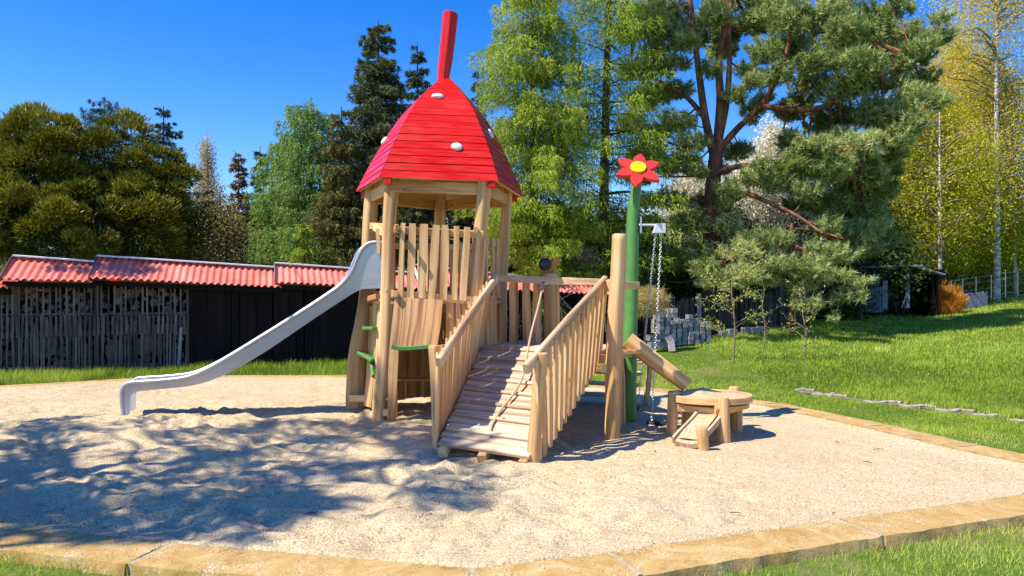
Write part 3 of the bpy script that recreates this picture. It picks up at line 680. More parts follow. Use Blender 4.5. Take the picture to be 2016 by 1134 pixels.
# ---- flower pole
gp = post('flower_pole', [G(1238, 832)-DN*.2, W(1237, 800, 9.2), W(1240, 700, 9.2), W(1243, 600, 9.2), W(1245, 500, 9.2), W(1247, 420, 9.2), W(1253, 372, 9.2), W(1256, 345, 9.22)],
          [.105, .105, .095, .085, .08, .075, .062, .058], M['green'], wob=.07, n=9)
fc = W(1256, 333, 9.08); e1 = np.array([1., 0, 0]); th = R(38); e2 = np.array([0, math.sin(th), math.cos(th)]); nn = np.array([0, -math.cos(th), math.sin(th)])
def solid(outline, c, th_, e1, e2, nn, bulge=0.):
    n = len(outline); V = []
    rings = [(1, -th_/2), (1, th_/2-.006), (.93, th_/2), (.5, th_/2+bulge*.7)]
    cx, cy = np.mean([p[0] for p in outline]), np.mean([p[1] for p in outline])
    for s_, h in rings:
        for (a, b) in outline: V.append(c+e1*(cx+(a-cx)*s_)+e2*(cy+(b-cy)*s_)+nn*h)
    V.append(c+e1*cx+e2*cy+nn*(th_/2+bulge)); Fs = []
    for r_ in range(3):
        for j in range(n): j2 = (j+1) % n; Fs.append([r_*n+j, r_*n+j2, (r_+1)*n+j2, (r_+1)*n+j])
    for j in range(n): Fs.append([3*n+j, 3*n+(j+1) % n, 4*n])
    Fs.append(list(range(n))[::-1]); mb = MB(); mb.add(V, Fs); return mb
for ang, L_ in ((78, .275), (21.6, .30), (-42.7, .32), (-100.5, .32), (-157.6, .30), (142.9, .285)):
    a = R(ang); ca, sa_ = math.cos(a), math.sin(a); ol = []
    for t in np.linspace(0, 1, 11): ol.append((.03+t*(L_-.03), -.078*math.sin(math.pi*min(1, (t*.93+.10)))**.75*(1 if t < 1 else .0)))
    for t in np.linspace(1, 0, 11)[1:]: ol.append((.03+t*(L_-.03), .078*math.sin(math.pi*min(1, (t*.93+.10)))**.75))
    ol = [(x*ca-y*sa_, x*sa_+y*ca) for x, y in ol]
    solid(ol, fc, .045, e1, e2, nn).build('petal', M['flower_red'], gp, smooth=30)
ol = [(.097*math.cos(a), .097*math.sin(a)) for a in np.linspace(0, 2*math.pi, 28, endpoint=False)]
solid(ol, fc+nn*.035, .03, e1, e2, nn, .004).build('flower_centre', M['yellow'], gp, smooth=30)
# ---- steel bracket on the pole
mb = MB(); mb.tube([W(1258, 443, 9.15), W(1290, 443, 9.1)], .017, 12, side=(0, 1, .1)); br = mb.build('bracket_arm', M['galv'], gp, smooth=60)
mb = MB(); mb.box(W(1261, 443, 9.16), (.02, .08, .2)); mb.build('bracket_plate', M['galv'], br)
hd = MB(); c = W(1299, 449, 9.08)
hd.sweep([c+[0, -.05, 0], c+[0, .05, 0]], [(-.085, .06), (-.05, -.055), (.06, -.055), (.06, .06)], X1)
hd.build('pulley_housing', M['cap'], br)
# ---- log trough
def cpipe(r0, r1, a0, a1, n=16):
    out = [(r0*math.cos(a), r0*math.sin(a)) for a in np.linspace(a0, a1, n)]; return out+[(r1*math.cos(a), r1*math.sin(a)) for a in np.linspace(a1, a0, n)]
a_, b_ = W(1236, 669, 8.62), W(1353, 758, 8.5)
mb = MB(); mb.sweep([a_, a_*.7+b_*.3, a_*.4+b_*.6, b_], cpipe(1, .72, R(125), R(415)), (0, 1, 0), sa=[.112, .104, .10, .09], sb=[.112, .104, .10, .09])
tr_ = mb.build('log_trough', M['post'], cf, smooth=35)
# ---- snail on the post
sn = MB(); c = W(1083, 520, 10.15)
pts = [W(1062, 534, 10.15), W(1072, 531, 10.15), W(1084, 527, 10.15), W(1091, 520, 10.15), W(1097, 511, 10.15), W(1100, 507, 10.15)]
sn.sweep(pts, rrect(.5, .05, .01), (0, .0, 1), sa=[.035, .06, .09, .10, .09, .05]); snail = sn.build('snail', M['orange_wood'], cf, smooth=40)
mb = MB(); c = W(1073, 521, 10.12); mb.tube([c+[0, .07, 0], c+[0, .05, 0], c+[0, -.05, 0], c+[0, -.065, 0]], [.075, .09, .09, .07], 20, .02); mb.build('shell', M['shell'], snail, smooth=50)
# ------------------------------------------------------------ rope hanging on to the ramp
def ramp_hit(px, py, dz):
    best = None
    for u_ in np.linspace(0, 1, 81):
        for v_ in np.linspace(0, 1, 161):
            p = rp(u_, v_, dz); e = (HX+F*p[0]/p[1]-px)**2+(HY-F*(p[2]-EYE)/p[1]-py)**2
            if best is None or e < best[0]: best = (e, p)
    return best[1]
rp_pts = [W(1074, 553, 9.86), W(1069, 565, 9.6), W(1058, 610, 9.3), W(1046, 655, 8.9), W(1038, 697, 8.45)]
for (x, y, dz) in ((1028, 742, .12), (1010, 775, .07), (985, 810, .045), (969, 838, .035), (963, 860, .032)): rp_pts.append(ramp_hit(x, y, dz))
RP = cat(rp_pts, 10); mb = MB(); mb.tube(RP, .0135, 8)
ro = thing('climbing_rope', 'pale twisted climbing rope tied to the rail and trailing down the wooden ramp', 'rope', tuple(RP[-1]))
mb.build('rope', M['rope'], ro, smooth=60)
sh = MB(); c = W(1074, 553, 9.84)
an = np.linspace(0, 2*math.pi, 17)[:-1]; loop = [c+np.array([.04*math.sin(a), -.02, .045*math.cos(a)]) for a in np.append(an, an[0])]
sh.tube(loop, .009, 6, side=(0, 1, 0)); sh.tube([W(1072, 556, 9.8), W(1068, 565, 9.62)], .017, 8); sh.build('shackle', M['galv'], ro)
# ------------------------------------------------------------ chains with rubber scoops
def chain_mb(p0, p1, sag=0.):
    p0 = np.array(p0, float); p1 = np.array(p1, float); L_ = np.linalg.norm(p1-p0); n = int(L_/.030); mb = MB()
    for i in range(n):
        t = (i+.5)/n; c = p0+(p1-p0)*t-np.array([0, 0, sag*math.sin(t*math.pi)])
        d = (p1-p0)/L_; s = np.cross(d, [0, 1, .1]); s /= np.linalg.norm(s); q = np.cross(d, s)
        ss = s if i % 2 else q
        pts = [c+d*.022*math.cos(a)*1.0+ss*.0115*math.sin(a) for a in np.linspace(0, 2*math.pi, 9)]
        mb.tube(pts, .0033, 4, caps=False, side=np.cross(d, ss))
    return mb
def scoop_mb(c, r, tilt):
    mb = MB(); d = np.array([math.cos(tilt), 0, math.sin(tilt)]); u_ = np.array([-math.sin(tilt), 0, math.cos(tilt)])
    mb.tube([c-d*r*1.4, c-d*r*1.2, c-d*r*.4, c+d*r*.5, c+d*r*1.2, c+d*r*1.5], [r*.3, r*.62, r*.8, r*.72, r*.45, r*.18], 12, .05, side=u_); return mb
ca = W(1302, 458, 9.08); cb_ = W(1283, 826, 8.95)
t1 = thing('chain_scoop', 'black rubber scoop on the longer chain, hanging just above the gravel', 'scoop', tuple(W(1287, 845, 8.95)), 'scoops on chains')
s1 = scoop_mb(W(1288, 836, 8.95), .068, -.08).build('scoop', M['rubber'], t1); chain_mb(ca, cb_).build('chain', M['galv'], t1, smooth=60)
t2 = thing('chain_scoop', 'black rubber scoop on the other chain, half behind the green pole', 'scoop', tuple(W(1252, 812, 9.5)), 'scoops on chains')
scoop_mb(W(1251, 805, 9.55), .055, .9).build('scoop', M['rubber'], t2); chain_mb(W(1291, 458, 9.1), W(1256, 798, 9.5)).build('chain', M['galv'], t2, smooth=60)
chain_mb(W(1254, 810, 9.5), W(1282, 786, 9.0), .05).build('chain', M['galv'], t2, smooth=60)
# ------------------------------------------------------------ sand table
tb = thing('sand_table', 'low round wooden sand table on log legs with a small chute', 'sand table', (2.28, 8.45, 0))
def leg(base, top, r0, r1, name='leg'):
    base = np.array(base, float); top = np.array(top, float)
    mb = MB(); mb.tube([base-[0, 0, .15], base, (base+top)/2, top-[0, 0, .01], top], [r0, r0, (r0+r1)/2, r1, r1*.85], 12, .04); return mb.build(name, M['post'], tb, smooth=45)
leg(G(1322, 858), W(1326, 770, 8.38), .062, .066); leg([2.27, 7.93, 0], W(1425, 783, 8.0), .075, .055); leg([2.63, 8.62, 0], [2.66, 8.7, .42], .055, .052); leg([2.1, 8.85, 0], [2.1, 8.8, .4], .075, .07); leg([2.68, 8.92, 0], [2.68, 8.92, .49], .06, .06)
leg(G(1386, 888), W(1381, 841, 7.52), .055, .06, 'chute_post')
TC = np.array([2.26, 8.44]); a = np.linspace(0, 2*math.pi, 41)[:-1]
V = []; Fs = []; UV = []
oval = lambda r_, i: (TC[0]+.47*r_*math.cos(a[i]), TC[1]+.43*r_*math.sin(a[i]))
for i in range(40):
    for r_, z in ((1, .398), (1, .462), (.985, .47), (.90, .47), (.885, .462), (.885, .398)): V.append((*oval(r_, i), z))
for i in range(40):
    i2 = (i+1) % 40
    for j in range(6):
        j2 = (j+1) % 6; Fs.append([i*6+j, i2*6+j, i2*6+j2, i*6+j2]); l0, l1 = i*.07+.5*(i//5), (i+1)*.07+.5*(i//5)
        UV.append([(j*.05, l0), (j*.05, l1), (j*.05+.05, l1), (j*.05+.05, l0)])
mb = MB(); mb.add(V, Fs, UV); mb.build('rim', M['post'], tb, smooth=35)
for (p, q) in (((1.85, 8.32), (2.3, 8.02)), ((2.3, 8.05), (2.7, 8.5)), ((1.9, 8.5), (2.15, 8.85)), ((2.1, 8.85), (2.65, 8.9)), ((2.66, 8.86), (2.68, 8.5))):
    mb = MB(); mb.sweep([(*p, .33), (*q, .33)], rrect(.03, .035, .008), np.cross(np.append(np.array(q)-p, 0), DN)); mb.build('cross_bar', M['post'], tb)
mb = MB(); mb.sweep([(1.85, 8.3, .335), (1.98, 8.28, .335)], rrect(.04, .045, .008), (0, 1, 0)); mb.build('cross_bar', M['post'], tb)
mb = MB(); mb.tube([W(1408, 803, 8.0), W(1416, 803, 8.0)], .055, 12, side=(0, 1, 0)); mb.build('cross_bar', M['post'], tb)
# bottom board
V = [(*oval(.88, i), .37) for i in range(40)]; mb = MB(); mb.add(V, [list(range(40))]); mb.build('tray_floor', M['deck'], tb, smooth=None)
# chute
c0, c1, c2, c3 = np.array([2.28, 8.28, .36]), np.array([2.10, 8.0, .24]), np.array([1.86, 7.74, .10]), np.array([1.80, 7.66, .065])
mb = MB(); mb.sweep(cat([c0, c1, c2, c3], 5), [(-.15, .045), (-.15, -.02), (-.10, -.05), (0, -.06), (.10, -.05), (.15, -.02), (.15, .045), (.125, .045), (.12, .01), (.06, -.005), (0, -.01), (-.06, -.005), (-.12, .01), (-.125, .045)], (.85, -.5, 0))
mb.build('chute', M['deck'], tb, smooth=40)
# gravel lying on the table and chute
V = []; Fs = []; nr = 14
for r_i in range(nr+1):
    for i in range(40):
        r_ = .875*r_i/nr; x, y = TC[0]+.47*r_*math.cos(a[i]), TC[1]+.43*r_*math.sin(a[i])
        z = .455+(.055*math.exp(-((x-2.15)**2+(y-8.5)**2)/.04)+.025*float(vnoise(np.array(x*9), np.array(y*9), 3)))*(1-(r_i/nr)**4)
        V.append((x, y, z))
for r_i in range(nr):
    for i in range(40): i2 = (i+1) % 40; Fs.append([r_i*40+i, (r_i+1)*40+i, (r_i+1)*40+i2, r_i*40+i2])
mb = MB(); mb.add(V, Fs)
V = []; Fs = []
for i, t in enumerate(np.linspace(.02, .93, 12)):
    c = c0*(1-t)+c3*t+np.array([0, 0, -.012+.02*math.sin(t*math.pi)]); d = np.array([.86, -.5, 0])
    for s_ in np.linspace(-.115, .115, 5): V.append(c+d*s_+[0, 0, .016+random.uniform(0, .008)-.0*abs(s_)])
for i in range(11):
    for j in range(4): Fs.append([i*5+j, i*5+j+1, (i+1)*5+j+1, (i+1)*5+j])
mb.add(V, Fs); mb.build('table_gravel', M['gravel'], tb, smooth=180)['kind'] = 'stuff'
# ------------------------------------------------------------ vegetation
def fib_dirs(n): v = rng.normal(size=(n, 3)); return v/np.linalg.norm(v, axis=1)[:, None]
def unit(v): return v/(np.linalg.norm(v, axis=-1, keepdims=True)+1e-9)
def leaves(name, P, D, L, Wd, tint, mat_, parent, quad=False):
    """P (n,3) base, D unit direction, L length, Wd width -> one mesh of separate small leaves/needles"""
    n = len(P); L = np.broadcast_to(L, (n,))[:, None]; Wd = np.broadcast_to(Wd, (n,))[:, None]
    S = unit(np.cross(D, rng.normal(size=(n, 3))))*Wd/2
    if quad:
        V = np.stack([P, P+D*L*.5+S, P+D*L, P+D*L*.5-S], 1); k = 4
    else: V = np.stack([P-S, P+S, P+D*L], 1); k = 3
    return raw_mesh(name, V.reshape(-1, 3), np.arange(n*k), np.arange(n)*k, mat_, parent, tint=np.repeat(np.clip(tint, 0, 1), k))
def tubes(name, paths, radii, mat_, parent, n=5):
    """many tapering limbs joined in one mesh; paths list of (k,3)"""
    mb = MB()
    for P, r in zip(paths, radii):
        P = np.asarray(P, float); mb.tube(P, np.linspace(r[0], r[1], len(P)), n if r[0] < .06 else 9, 0.03 if r[0] < .06 else .08, caps=False, side=(1, .2, .1))
    return mb.build(name, mat_, parent, smooth=180)
M['spruce'] = leaf('spruce_needles', (.02, .038, .014), (.075, .105, .035), (.17, .17, .055), .18)
M['spruce_blue'] = leaf('blue_spruce_needles', (.016, .042, .036), (.045, .09, .065), (.09, .13, .085), .15)
M['spruce_brown'] = leaf('olive_spruce_needles', (.045, .055, .014), (.13, .14, .03), (.25, .21, .06), .2)
M['larch'] = leaf('fresh_larch_needles', (.10, .16, .015), (.29, .40, .03), (.52, .58, .08), .4)
M['larch_dull'] = leaf('larch_needles', (.08, .15, .04), (.18, .31, .07), (.32, .45, .11), .35)
M['pine'] = leaf('pine_needles', (.06, .095, .025), (.28, .36, .11), (.60, .64, .30), .3, rough=.5, spec=.2)
M['birch'] = leaf('young_birch_leaves', (.26, .34, .012), (.58, .58, .04), (.72, .52, .08), .5)
M['birch_tan'] = leaf('birch_catkins', (.26, .19, .06), (.42, .33, .12), (.58, .46, .2), .3)
M['yew'] = leaf('cypress_sprays', (.03, .05, .010), (.19, .205, .02), (.52, .42, .05), .14)
M['blossom'] = leaf('white_blossom', (.34, .36, .20), (.62, .58, .50), (.82, .80, .75), .3)
M['pink'] = leaf('pink_blossom', (.16, .15, .04), (.62, .32, .34), (.80, .56, .56), .3)
M['rust'] = leaf('rusty_stems', (.34, .22, .02), (.66, .26, .035), (.85, .42, .08), .35)
M['brown_tw'] = leaf('reddish_twigs', (.12, .06, .045), (.22, .13, .06), (.22, .21, .07), .1)
M['bush'] = leaf('dark_shrub_leaves', (.015, .035, .008), (.05, .09, .018), (.14, .17, .03), .2)
M['bark'] = bark('grey_brown_bark', (.035, .027, .022), (.11, .085, .07))
M['bark_pine'] = bark('orange_pine_bark', (.09, .038, .024), (.38, .16, .09), scale=7)
M['bark_birch'] = bark('birch_bark', (.06, .05, .045), (.66, .62, .56), scale=4, bands=True, bump=.2)
M['twig'] = bark('pale_twig', (.16, .12, .08), (.30, .24, .16))
def at_px(px, D, dz=0.):
    x = (px-HX)/F*D; return np.array([x, D, tz(x, D)+dz])
def conifer(name, label, px, D, ytop, rpx, leafmat, group=None, spacing=.32, nb=9, per=42, bl=.17, bw=.035, droop=.25, up=.12, tip=.12, hang=.35, taper=.85, z0=.6, gapr=.15,
            lean=0., barkm='bark', trunk=None, tint_b=.0, widen=1., top_pow=None):
    base = at_px(px, D); H = (HY-ytop)/F*D+EYE-base[2]; Rm = rpx/F*D
    t = thing(name, label, 'tree', base, group); tr = trunk or max(.07, H*.016)
    tp = [base+[0, 0, -.2], base+[.03*lean*H/3, 0, H*.33], base+[lean*H*.04, 0, H*.66], base+[lean*H*.06, 0, H]]
    tp = cat(tp, 5)
    P_ = []; D_ = []; T_ = []; br = []; rad = []
    z = z0
    while z < H*.985:
        f = (z-z0)/(H-z0); prof_ = (1-f)**taper*min(1, .55+f*3.0)
        n_ = max(4, int(nb*(.5+.5*prof_)))
        a0 = random.uniform(0, 6.28)
        for i in range(n_):
            if random.random() < gapr: continue
            a = a0+i*2*math.pi/n_+random.uniform(-.3, .3); ln_ = Rm*prof_*random.uniform(.62, 1.15)*widen+.12
            zz = z+random.uniform(-.5, .5)*spacing; d = np.array([math.cos(a), math.sin(a), 0]); lat = np.array([-d[1], d[0], 0])
            cx = np.interp(zz, tp[:, 2]-base[2], tp[:, 0]); o_ = np.array([cx, base[1], base[2]+zz]); dr = droop*random.uniform(.6, 1.3); u0 = up*random.uniform(.3, 1.5)+.22*f
            s = np.linspace(0, 1, 5)[:, None]; path = o_+d*s*ln_+DN*ln_*(u0*s-(dr+u0*.6)*s**2+tip*s**3)
            br.append(path[:4 if ln_ > .5 else 3]); rad.append((.006+.012*ln_, .003))
            m_ = int(per*2.6*(ln_+.25)); s = rng.random(m_)**.75; s = .08+.92*s
            cen = o_+d*s[:, None]*ln_+DN*(ln_*(u0*s-(dr+u0*.6)*s**2+tip*s**3))[:, None]
            # side twigs: quantised so that foliage gathers on twigs
            nt_w = max(3, int(ln_*7)); tw = rng.integers(0, nt_w, m_); sg = np.where(tw % 2 == 0, 1, -1)
            tl = (.10+.30*ln_*(1-s)**.8)*rng.random(m_)
            s2 = np.clip((tw+.5)/nt_w+rng.normal(0, .03, m_), 0, 1); cen = o_+d*s2[:, None]*ln_+DN*(ln_*(u0*s2-(dr+u0*.6)*s2**2+tip*s2**3))[:, None]
            tl = (.06+.34*min(ln_, 1.6)*(1.02-s2)**.7)*rng.random(m_)
            hg = hang*rng.random(m_)**1.5*.6*min(1, ln_)
            p = cen+lat*(tl*sg)[:, None]+d*(tl*.5)[:, None]-DN*hg[:, None]-DN*(tl*.25)[:, None]+rng.normal(0, .02, (m_, 3))
            dd = unit(d*(.8-.35*min(1, hang))+lat*(sg*.6*(1-.4*min(1, hang)))[:, None]-DN*(hang*rng.random(m_)*2.2)[:, None]+rng.normal(0, .45, (m_, 3)))
            P_.append(p); D_.append(dd); T_.append(np.clip(rng.normal(.45+tint_b+random.uniform(-.18, .18), .2, m_)+.15*s2, 0, 1))
        z += spacing*random.uniform(.8, 1.2)
    tubes('trunk', [tp]+br, [(tr, .012)]+rad, M[barkm], t, 3)
    P = np.concatenate(P_); leaves('crown', P, np.concatenate(D_), bl*rng.uniform(.6, 1.3, len(P)), bw, np.concatenate(T_), M[leafmat], t)
    return t
def airy(name, label, px, D, ytop, rpx, leafmat, group=None, nbr=60, ncl=16, npc=26, sig=.22, bl=.07, bw=.06, up=.9, dr=.9, z0f=.2, barkm='bark_birch', tr=None, lean=0., hang=.5, tint_b=0., wide_top=.5, stems=1, quad=True, back=0., tv=.16):
    """broadleaf tree: ascending limbs, drooping twig ends, leaves gathered on twigs"""
    base = at_px(px, D); H = (HY-ytop)/F*D+EYE-base[2]; Rm = rpx/F*D; t = thing(name, label, 'tree', base, group)
    tr = tr or H*.011; tps = []
    for s_ in range(stems):
        off = random.uniform(-.5, .5)*(stems > 1)
        tps.append(cat([base-[0, 0, .2], base+[lean*H*.02+off*.3, 0, H*.3], base+[lean*H*.05+off, .1*off, H*.65], base+[lean*H*.07+off*1.6, 0, H*(.97-.08*s_)]], 5))
    tubes('trunk', tps, [(tr, .012)]*stems, M[barkm], t)
    br = []; rad = []; P_ = []; D_ = []; T_ = []
    for i in range(nbr):
        f = z0f+(.98-z0f)*((i+random.random())/nbr); tp = tps[i % stems]; j = f*(len(tp)-1); j0 = min(int(j), len(tp)-2); o_ = tp[j0]+(tp[j0+1]-tp[j0])*(j-j0)
        g_ = (f-z0f)/(1-z0f); ln_ = Rm*(math.sin(math.pi*min(1, g_*(1-wide_top*.35)+.28))**.8)*random.uniform(.6, 1.15)+.15
        a = random.uniform(0, 6.28); d = np.array([math.cos(a), math.sin(a), 0]); lat = np.array([-d[1], d[0], 0]); u_, q_ = up*random.uniform(.7, 1.3), dr*random.uniform(.7, 1.3)
        fn = lambda s: o_+d*(s*ln_)[..., None]+DN*(ln_*(u_*s-q_*s**2.2))[..., None]
        path = fn(np.linspace(0, 1, 6)); path[1:-1] += rng.normal(0, .03*ln_, (4, 3)); br.append(path); rad.append((.006+.013*ln_, .003))
        k = int(ncl*(ln_/Rm+.2)); s = .15+.85*rng.random(k)
        cc = fn(s)+np.array([0, back, 0])+lat*(rng.normal(0, .28, k)*ln_)[:, None]+rng.normal(0, .12, (k, 3))*ln_
        for c, ss in zip(cc[:max(2, k//3)], s): br.append(np.array([fn(np.array(ss*.8)), (fn(np.array(ss*.8))+c)/2+[0, 0, .04], c-[0, 0, .1]])); rad.append((.007, .002))
        npc_ = int(npc*1.9); m_ = npc_*k; c = np.repeat(cc, npc_, axis=0); off = rng.normal(0, 1, (m_, 3))*np.array([sig, sig, sig*(1+hang)]); off[:, 2] -= hang*sig*.8
        P_.append(c+off); D_.append(unit(rng.normal(0, 1, (m_, 3))-DN*hang)); T_.append(np.repeat(rng.normal(.5+tint_b, tv, k), npc_)+rng.normal(0, .14, m_)+.18*(f-.5))
    tubes('trunk' if barkm != 'bark_birch' else 'branches', br, rad, M[barkm if barkm != 'bark_birch' else 'twig'], t, 3)
    P = np.concatenate(P_); leaves('crown', P, np.concatenate(D_), bl*rng.uniform(.6, 1.3, len(P)), bw, np.concatenate(T_), M[leafmat], t, quad=quad); return t
def clumped(name, label, base, skel, clumps, leafmat, barkm, group=None, ntw=36, npt=22, nl=.12, nw=.018, flat=.55, cat_='tree', upb=.5, limb_r=.05, tsig=.16, quad=False, spread=.8, tint_b=0):
    """skel: list of (points, r0, r1); clumps: list of (centre, radius). tufts of needles radiate from twig ends"""
    t = thing(name, label, cat_, base, group); paths = []; rad = []
    nodes = []
    for P, r0, r1 in skel:
        Q = cat(P, 6); paths.append(Q); rad.append((r0, r1)); nodes += list(Q)
    nodes = np.array(nodes)
    br = []; rd = []; P_ = []; D_ = []; T_ = []
    for c, r in clumps:
        c = np.array(c, float); dn = np.linalg.norm(nodes-c+np.array([0, 0, .25])*r, axis=1); nd = nodes[np.argmin(dn)]; dv = c-nd; dl = np.linalg.norm(dv)
        mid = nd+dv*.5+np.array([0, 0, -.06*dl])+rng.normal(0, .05*dl, 3)
        if dl > .3: br.append(cat([nd, mid, c], 4)); rd.append((min(limb_r, .012+.016*dl), .01))
        axis = unit(dv*np.array([1, 1, .4])+DN*.25*dl+1e-6)
        n_ = max(6, int(ntw*min(1.6, r/.7)**2)); o = fib_dirs(n_)*(rng.random((n_, 1))**.4)*r*np.array([1, 1, flat]); tp = c+o
        od = unit(o/np.array([1, 1, flat])*.7/r+axis*spread+DN*upb+rng.normal(0, .3, (n_, 3)))
        for i in range(0, n_, 3): br.append(np.array([c-axis*r*.3, c*.5+tp[i]*.5-[0, 0, .05], tp[i]])); rd.append((.012, .004))
        m_ = n_*npt; cc = np.repeat(tp, npt, axis=0); dd = np.repeat(od, npt, axis=0)
        nd_ = unit(dd*.75+rng.normal(0, .75, (m_, 3))); al = rng.random((m_, 1))
        P_.append(cc+dd*(al-.5)*nl*1.7); D_.append(nd_); tc = random.gauss(.45+tint_b, .1)
        T_.append(np.repeat(rng.normal(tc, tsig, n_), npt)+rng.normal(0, .12, m_))
    tubes('trunk', paths+br, rad+rd, M[barkm], t, 4)
    P = np.concatenate(P_); leaves('crown', P, np.concatenate(D_), nl*rng.uniform(.6, 1.3, len(P)), nw, np.concatenate(T_), M[leafmat], t, quad=quad); return t

# --- left: big olive cypress dome, its own lumpy shape
def dome(name, label, px, D, lobes, dens, leafmat, sz=.13):
    base = at_px(px, D); t = thing(name, label, 'tree', base)
    tubes('trunk', [cat([base-[0, 0, .2], base+[.1, 0, 1.5], base+[0, 0, 3.2]], 4)], [(.16, .05)], M['bark'], t)
    P_ = []; D_ = []; T_ = []
    for (cx, cy, dd, rx, ry) in lobes:
        c = W(cx, cy, D+dd); R3 = np.array([rx/F*D, rx/F*D*.9, ry/F*D]); n_ = int(dens*R3[0]*R3[2])
        o = fib_dirs(n_); o = o[(o[:, 1] < .35) & (o[:, 2] > -.55)]
        for q in o:
            pc = c+q*R3*random.uniform(.76, 1.10); pr_ = random.choice([.20, .26, .32, .40, .50]); ax = unit(q+DN*.75+rng.normal(0, .25, 3)); m_ = int(1500*pr_)
            # a puff: upward fans of sprays around its axis
            v = unit(ax*.75+rng.normal(0, .62, (m_, 3))); v = v[(v@ax) > -.05]; m_ = len(v)
            rr = pr_*(.45+.65*rng.random((m_, 1))**.6)*(.72+.56*vnoise(v[:, 0]*4+pc[0], v[:, 2]*4+v[:, 1]*3+pc[2], 5))[:, None]
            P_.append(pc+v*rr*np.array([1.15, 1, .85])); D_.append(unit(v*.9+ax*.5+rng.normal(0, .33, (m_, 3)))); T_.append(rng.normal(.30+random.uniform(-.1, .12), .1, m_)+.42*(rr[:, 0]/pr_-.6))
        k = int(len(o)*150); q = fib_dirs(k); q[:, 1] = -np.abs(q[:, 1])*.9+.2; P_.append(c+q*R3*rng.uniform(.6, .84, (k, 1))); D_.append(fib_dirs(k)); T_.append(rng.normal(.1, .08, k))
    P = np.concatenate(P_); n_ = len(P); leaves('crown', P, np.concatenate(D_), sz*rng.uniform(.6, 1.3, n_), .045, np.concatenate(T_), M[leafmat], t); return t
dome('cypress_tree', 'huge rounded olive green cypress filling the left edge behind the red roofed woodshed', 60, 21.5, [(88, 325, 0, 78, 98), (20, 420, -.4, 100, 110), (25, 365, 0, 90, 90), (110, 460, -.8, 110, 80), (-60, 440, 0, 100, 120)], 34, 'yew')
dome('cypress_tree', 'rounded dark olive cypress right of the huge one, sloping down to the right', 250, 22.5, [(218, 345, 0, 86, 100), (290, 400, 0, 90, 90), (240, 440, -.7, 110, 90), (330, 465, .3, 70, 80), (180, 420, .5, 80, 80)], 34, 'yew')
# --- conifers, left to right
SP = 'dark spruces beyond the shed'
conifer('spruce_tree', 'slim blue green spruce whose tip rises behind the two cypress domes', 205, 29, 190, 170, 'spruce_blue', SP, per=100, taper=.55, bl=.10, bw=.024, gapr=.15, up=.12, droop=.25, tip=.28, nb=9, spacing=.24)
conifer('spruce_tree', 'blue green spruce with open upswept branches right of the cypress domes', 322, 26, 208, 190, 'spruce_blue', SP, per=120, hang=.12, bl=.10, bw=.024, gapr=.15, up=.12, droop=.25, tip=.28, taper=.95, nb=9, spacing=.24)
conifer('spruce_tree', 'short dark spruce standing between the blue spruce and the bare birch', 375, 25, 400, 58, 'spruce', SP, per=60, bw=.04, gapr=.05)
conifer('spruce_tree', 'narrow spruce with reddish brown branches beside the bare birch', 470, 28, 302, 50, 'brown_tw', None, per=55, bw=.045, hang=.5, gapr=.1, up=.4, droop=.2)
conifer('spruce_tree', 'narrow dark spruce directly left of the pale green larch', 512, 29, 288, 44, 'spruce_blue', SP, per=60, bw=.045, gapr=.1)
conifer('spruce_tree', 'olive brown spruce left of the tallest dark spruce', 672, 24.5, 210, 84, 'spruce_brown', None, per=110, bl=.13, bw=.03, gapr=.12, taper=.6, hang=.5)
conifer('spruce_tree', 'tallest dark spruce with a dense broad cone, left of the red roof', 745, 26, 38, 128, 'spruce', SP, per=125, bl=.14, bw=.032, gapr=.06, taper=.62, nb=12, hang=.4, tint_b=.1)
conifer('spruce_tree', 'dark spruce with a ragged tip right behind the red roof spike', 822, 28, 84, 88, 'spruce', SP, per=100, bl=.14, bw=.032, gapr=.1, taper=.75)
conifer('spruce_tree', 'thin grey green spruce top just right of the red roof', 940, 31, 128, 44, 'spruce_blue', SP, per=28, bw=.04, gapr=.3)
conifer('spruce_tree', 'broad dark spruce seen through the upper opening of the play tower', 820, 22.5, 330, 110, 'spruce', SP, per=75, bl=.15, bw=.04, gapr=.03, taper=.45, nb=12, hang=.3)
conifer('spruce_tree', 'dark spruce behind the right posts of the play tower', 925, 23.5, 300, 90, 'spruce', SP, per=70, bl=.15, bw=.04, gapr=.05, taper=.5, nb=11)
# larches
conifer('larch_tree', 'pale green feathery larch in the gap between the bare birch and the tall spruce', 612, 26, 192, 125, 'larch_dull', None, per=125, bl=.12, bw=.032, gapr=.16, taper=.38, hang=.85, spacing=.36, droop=.05, up=.25, tip=0, z0=1.2)
conifer('larch_tree', 'shorter pale green larch leaning against the left side of the feathery one', 560, 27, 262, 90, 'larch_dull', None, per=110, bl=.13, bw=.03, gapr=.16, taper=.4, hang=.7, spacing=.36, droop=.05, up=.25, tip=0, z0=1., tint_b=.1)
conifer('larch_tree', 'low fresh green larch just above the roof of the shed', 598, 23.5, 430, 40, 'larch', None, per=45, bw=.035, gapr=.2, hang=.5)
conifer('larch_tree', 'bright green larch leaning out beside the right slope of the red roof', 1048, 20, -60, 140, 'larch', None, per=150, bl=.14, bw=.026, gapr=.2, taper=.2, hang=.7, spacing=.40, droop=.15, up=.12, tip=0, z0=.5, trunk=.11, tint_b=-.02)
conifer('larch_tree', 'tall bright green larch with a dark straight trunk right of the play tower', 1187, 20.6, -420, 165, 'larch', None, per=62, bl=.14, bw=.026, gapr=.32, taper=.22, hang=.7, spacing=.46, droop=.12, up=.10, tip=0, z0=1.3, trunk=.19, lean=.3, tint_b=-.05)
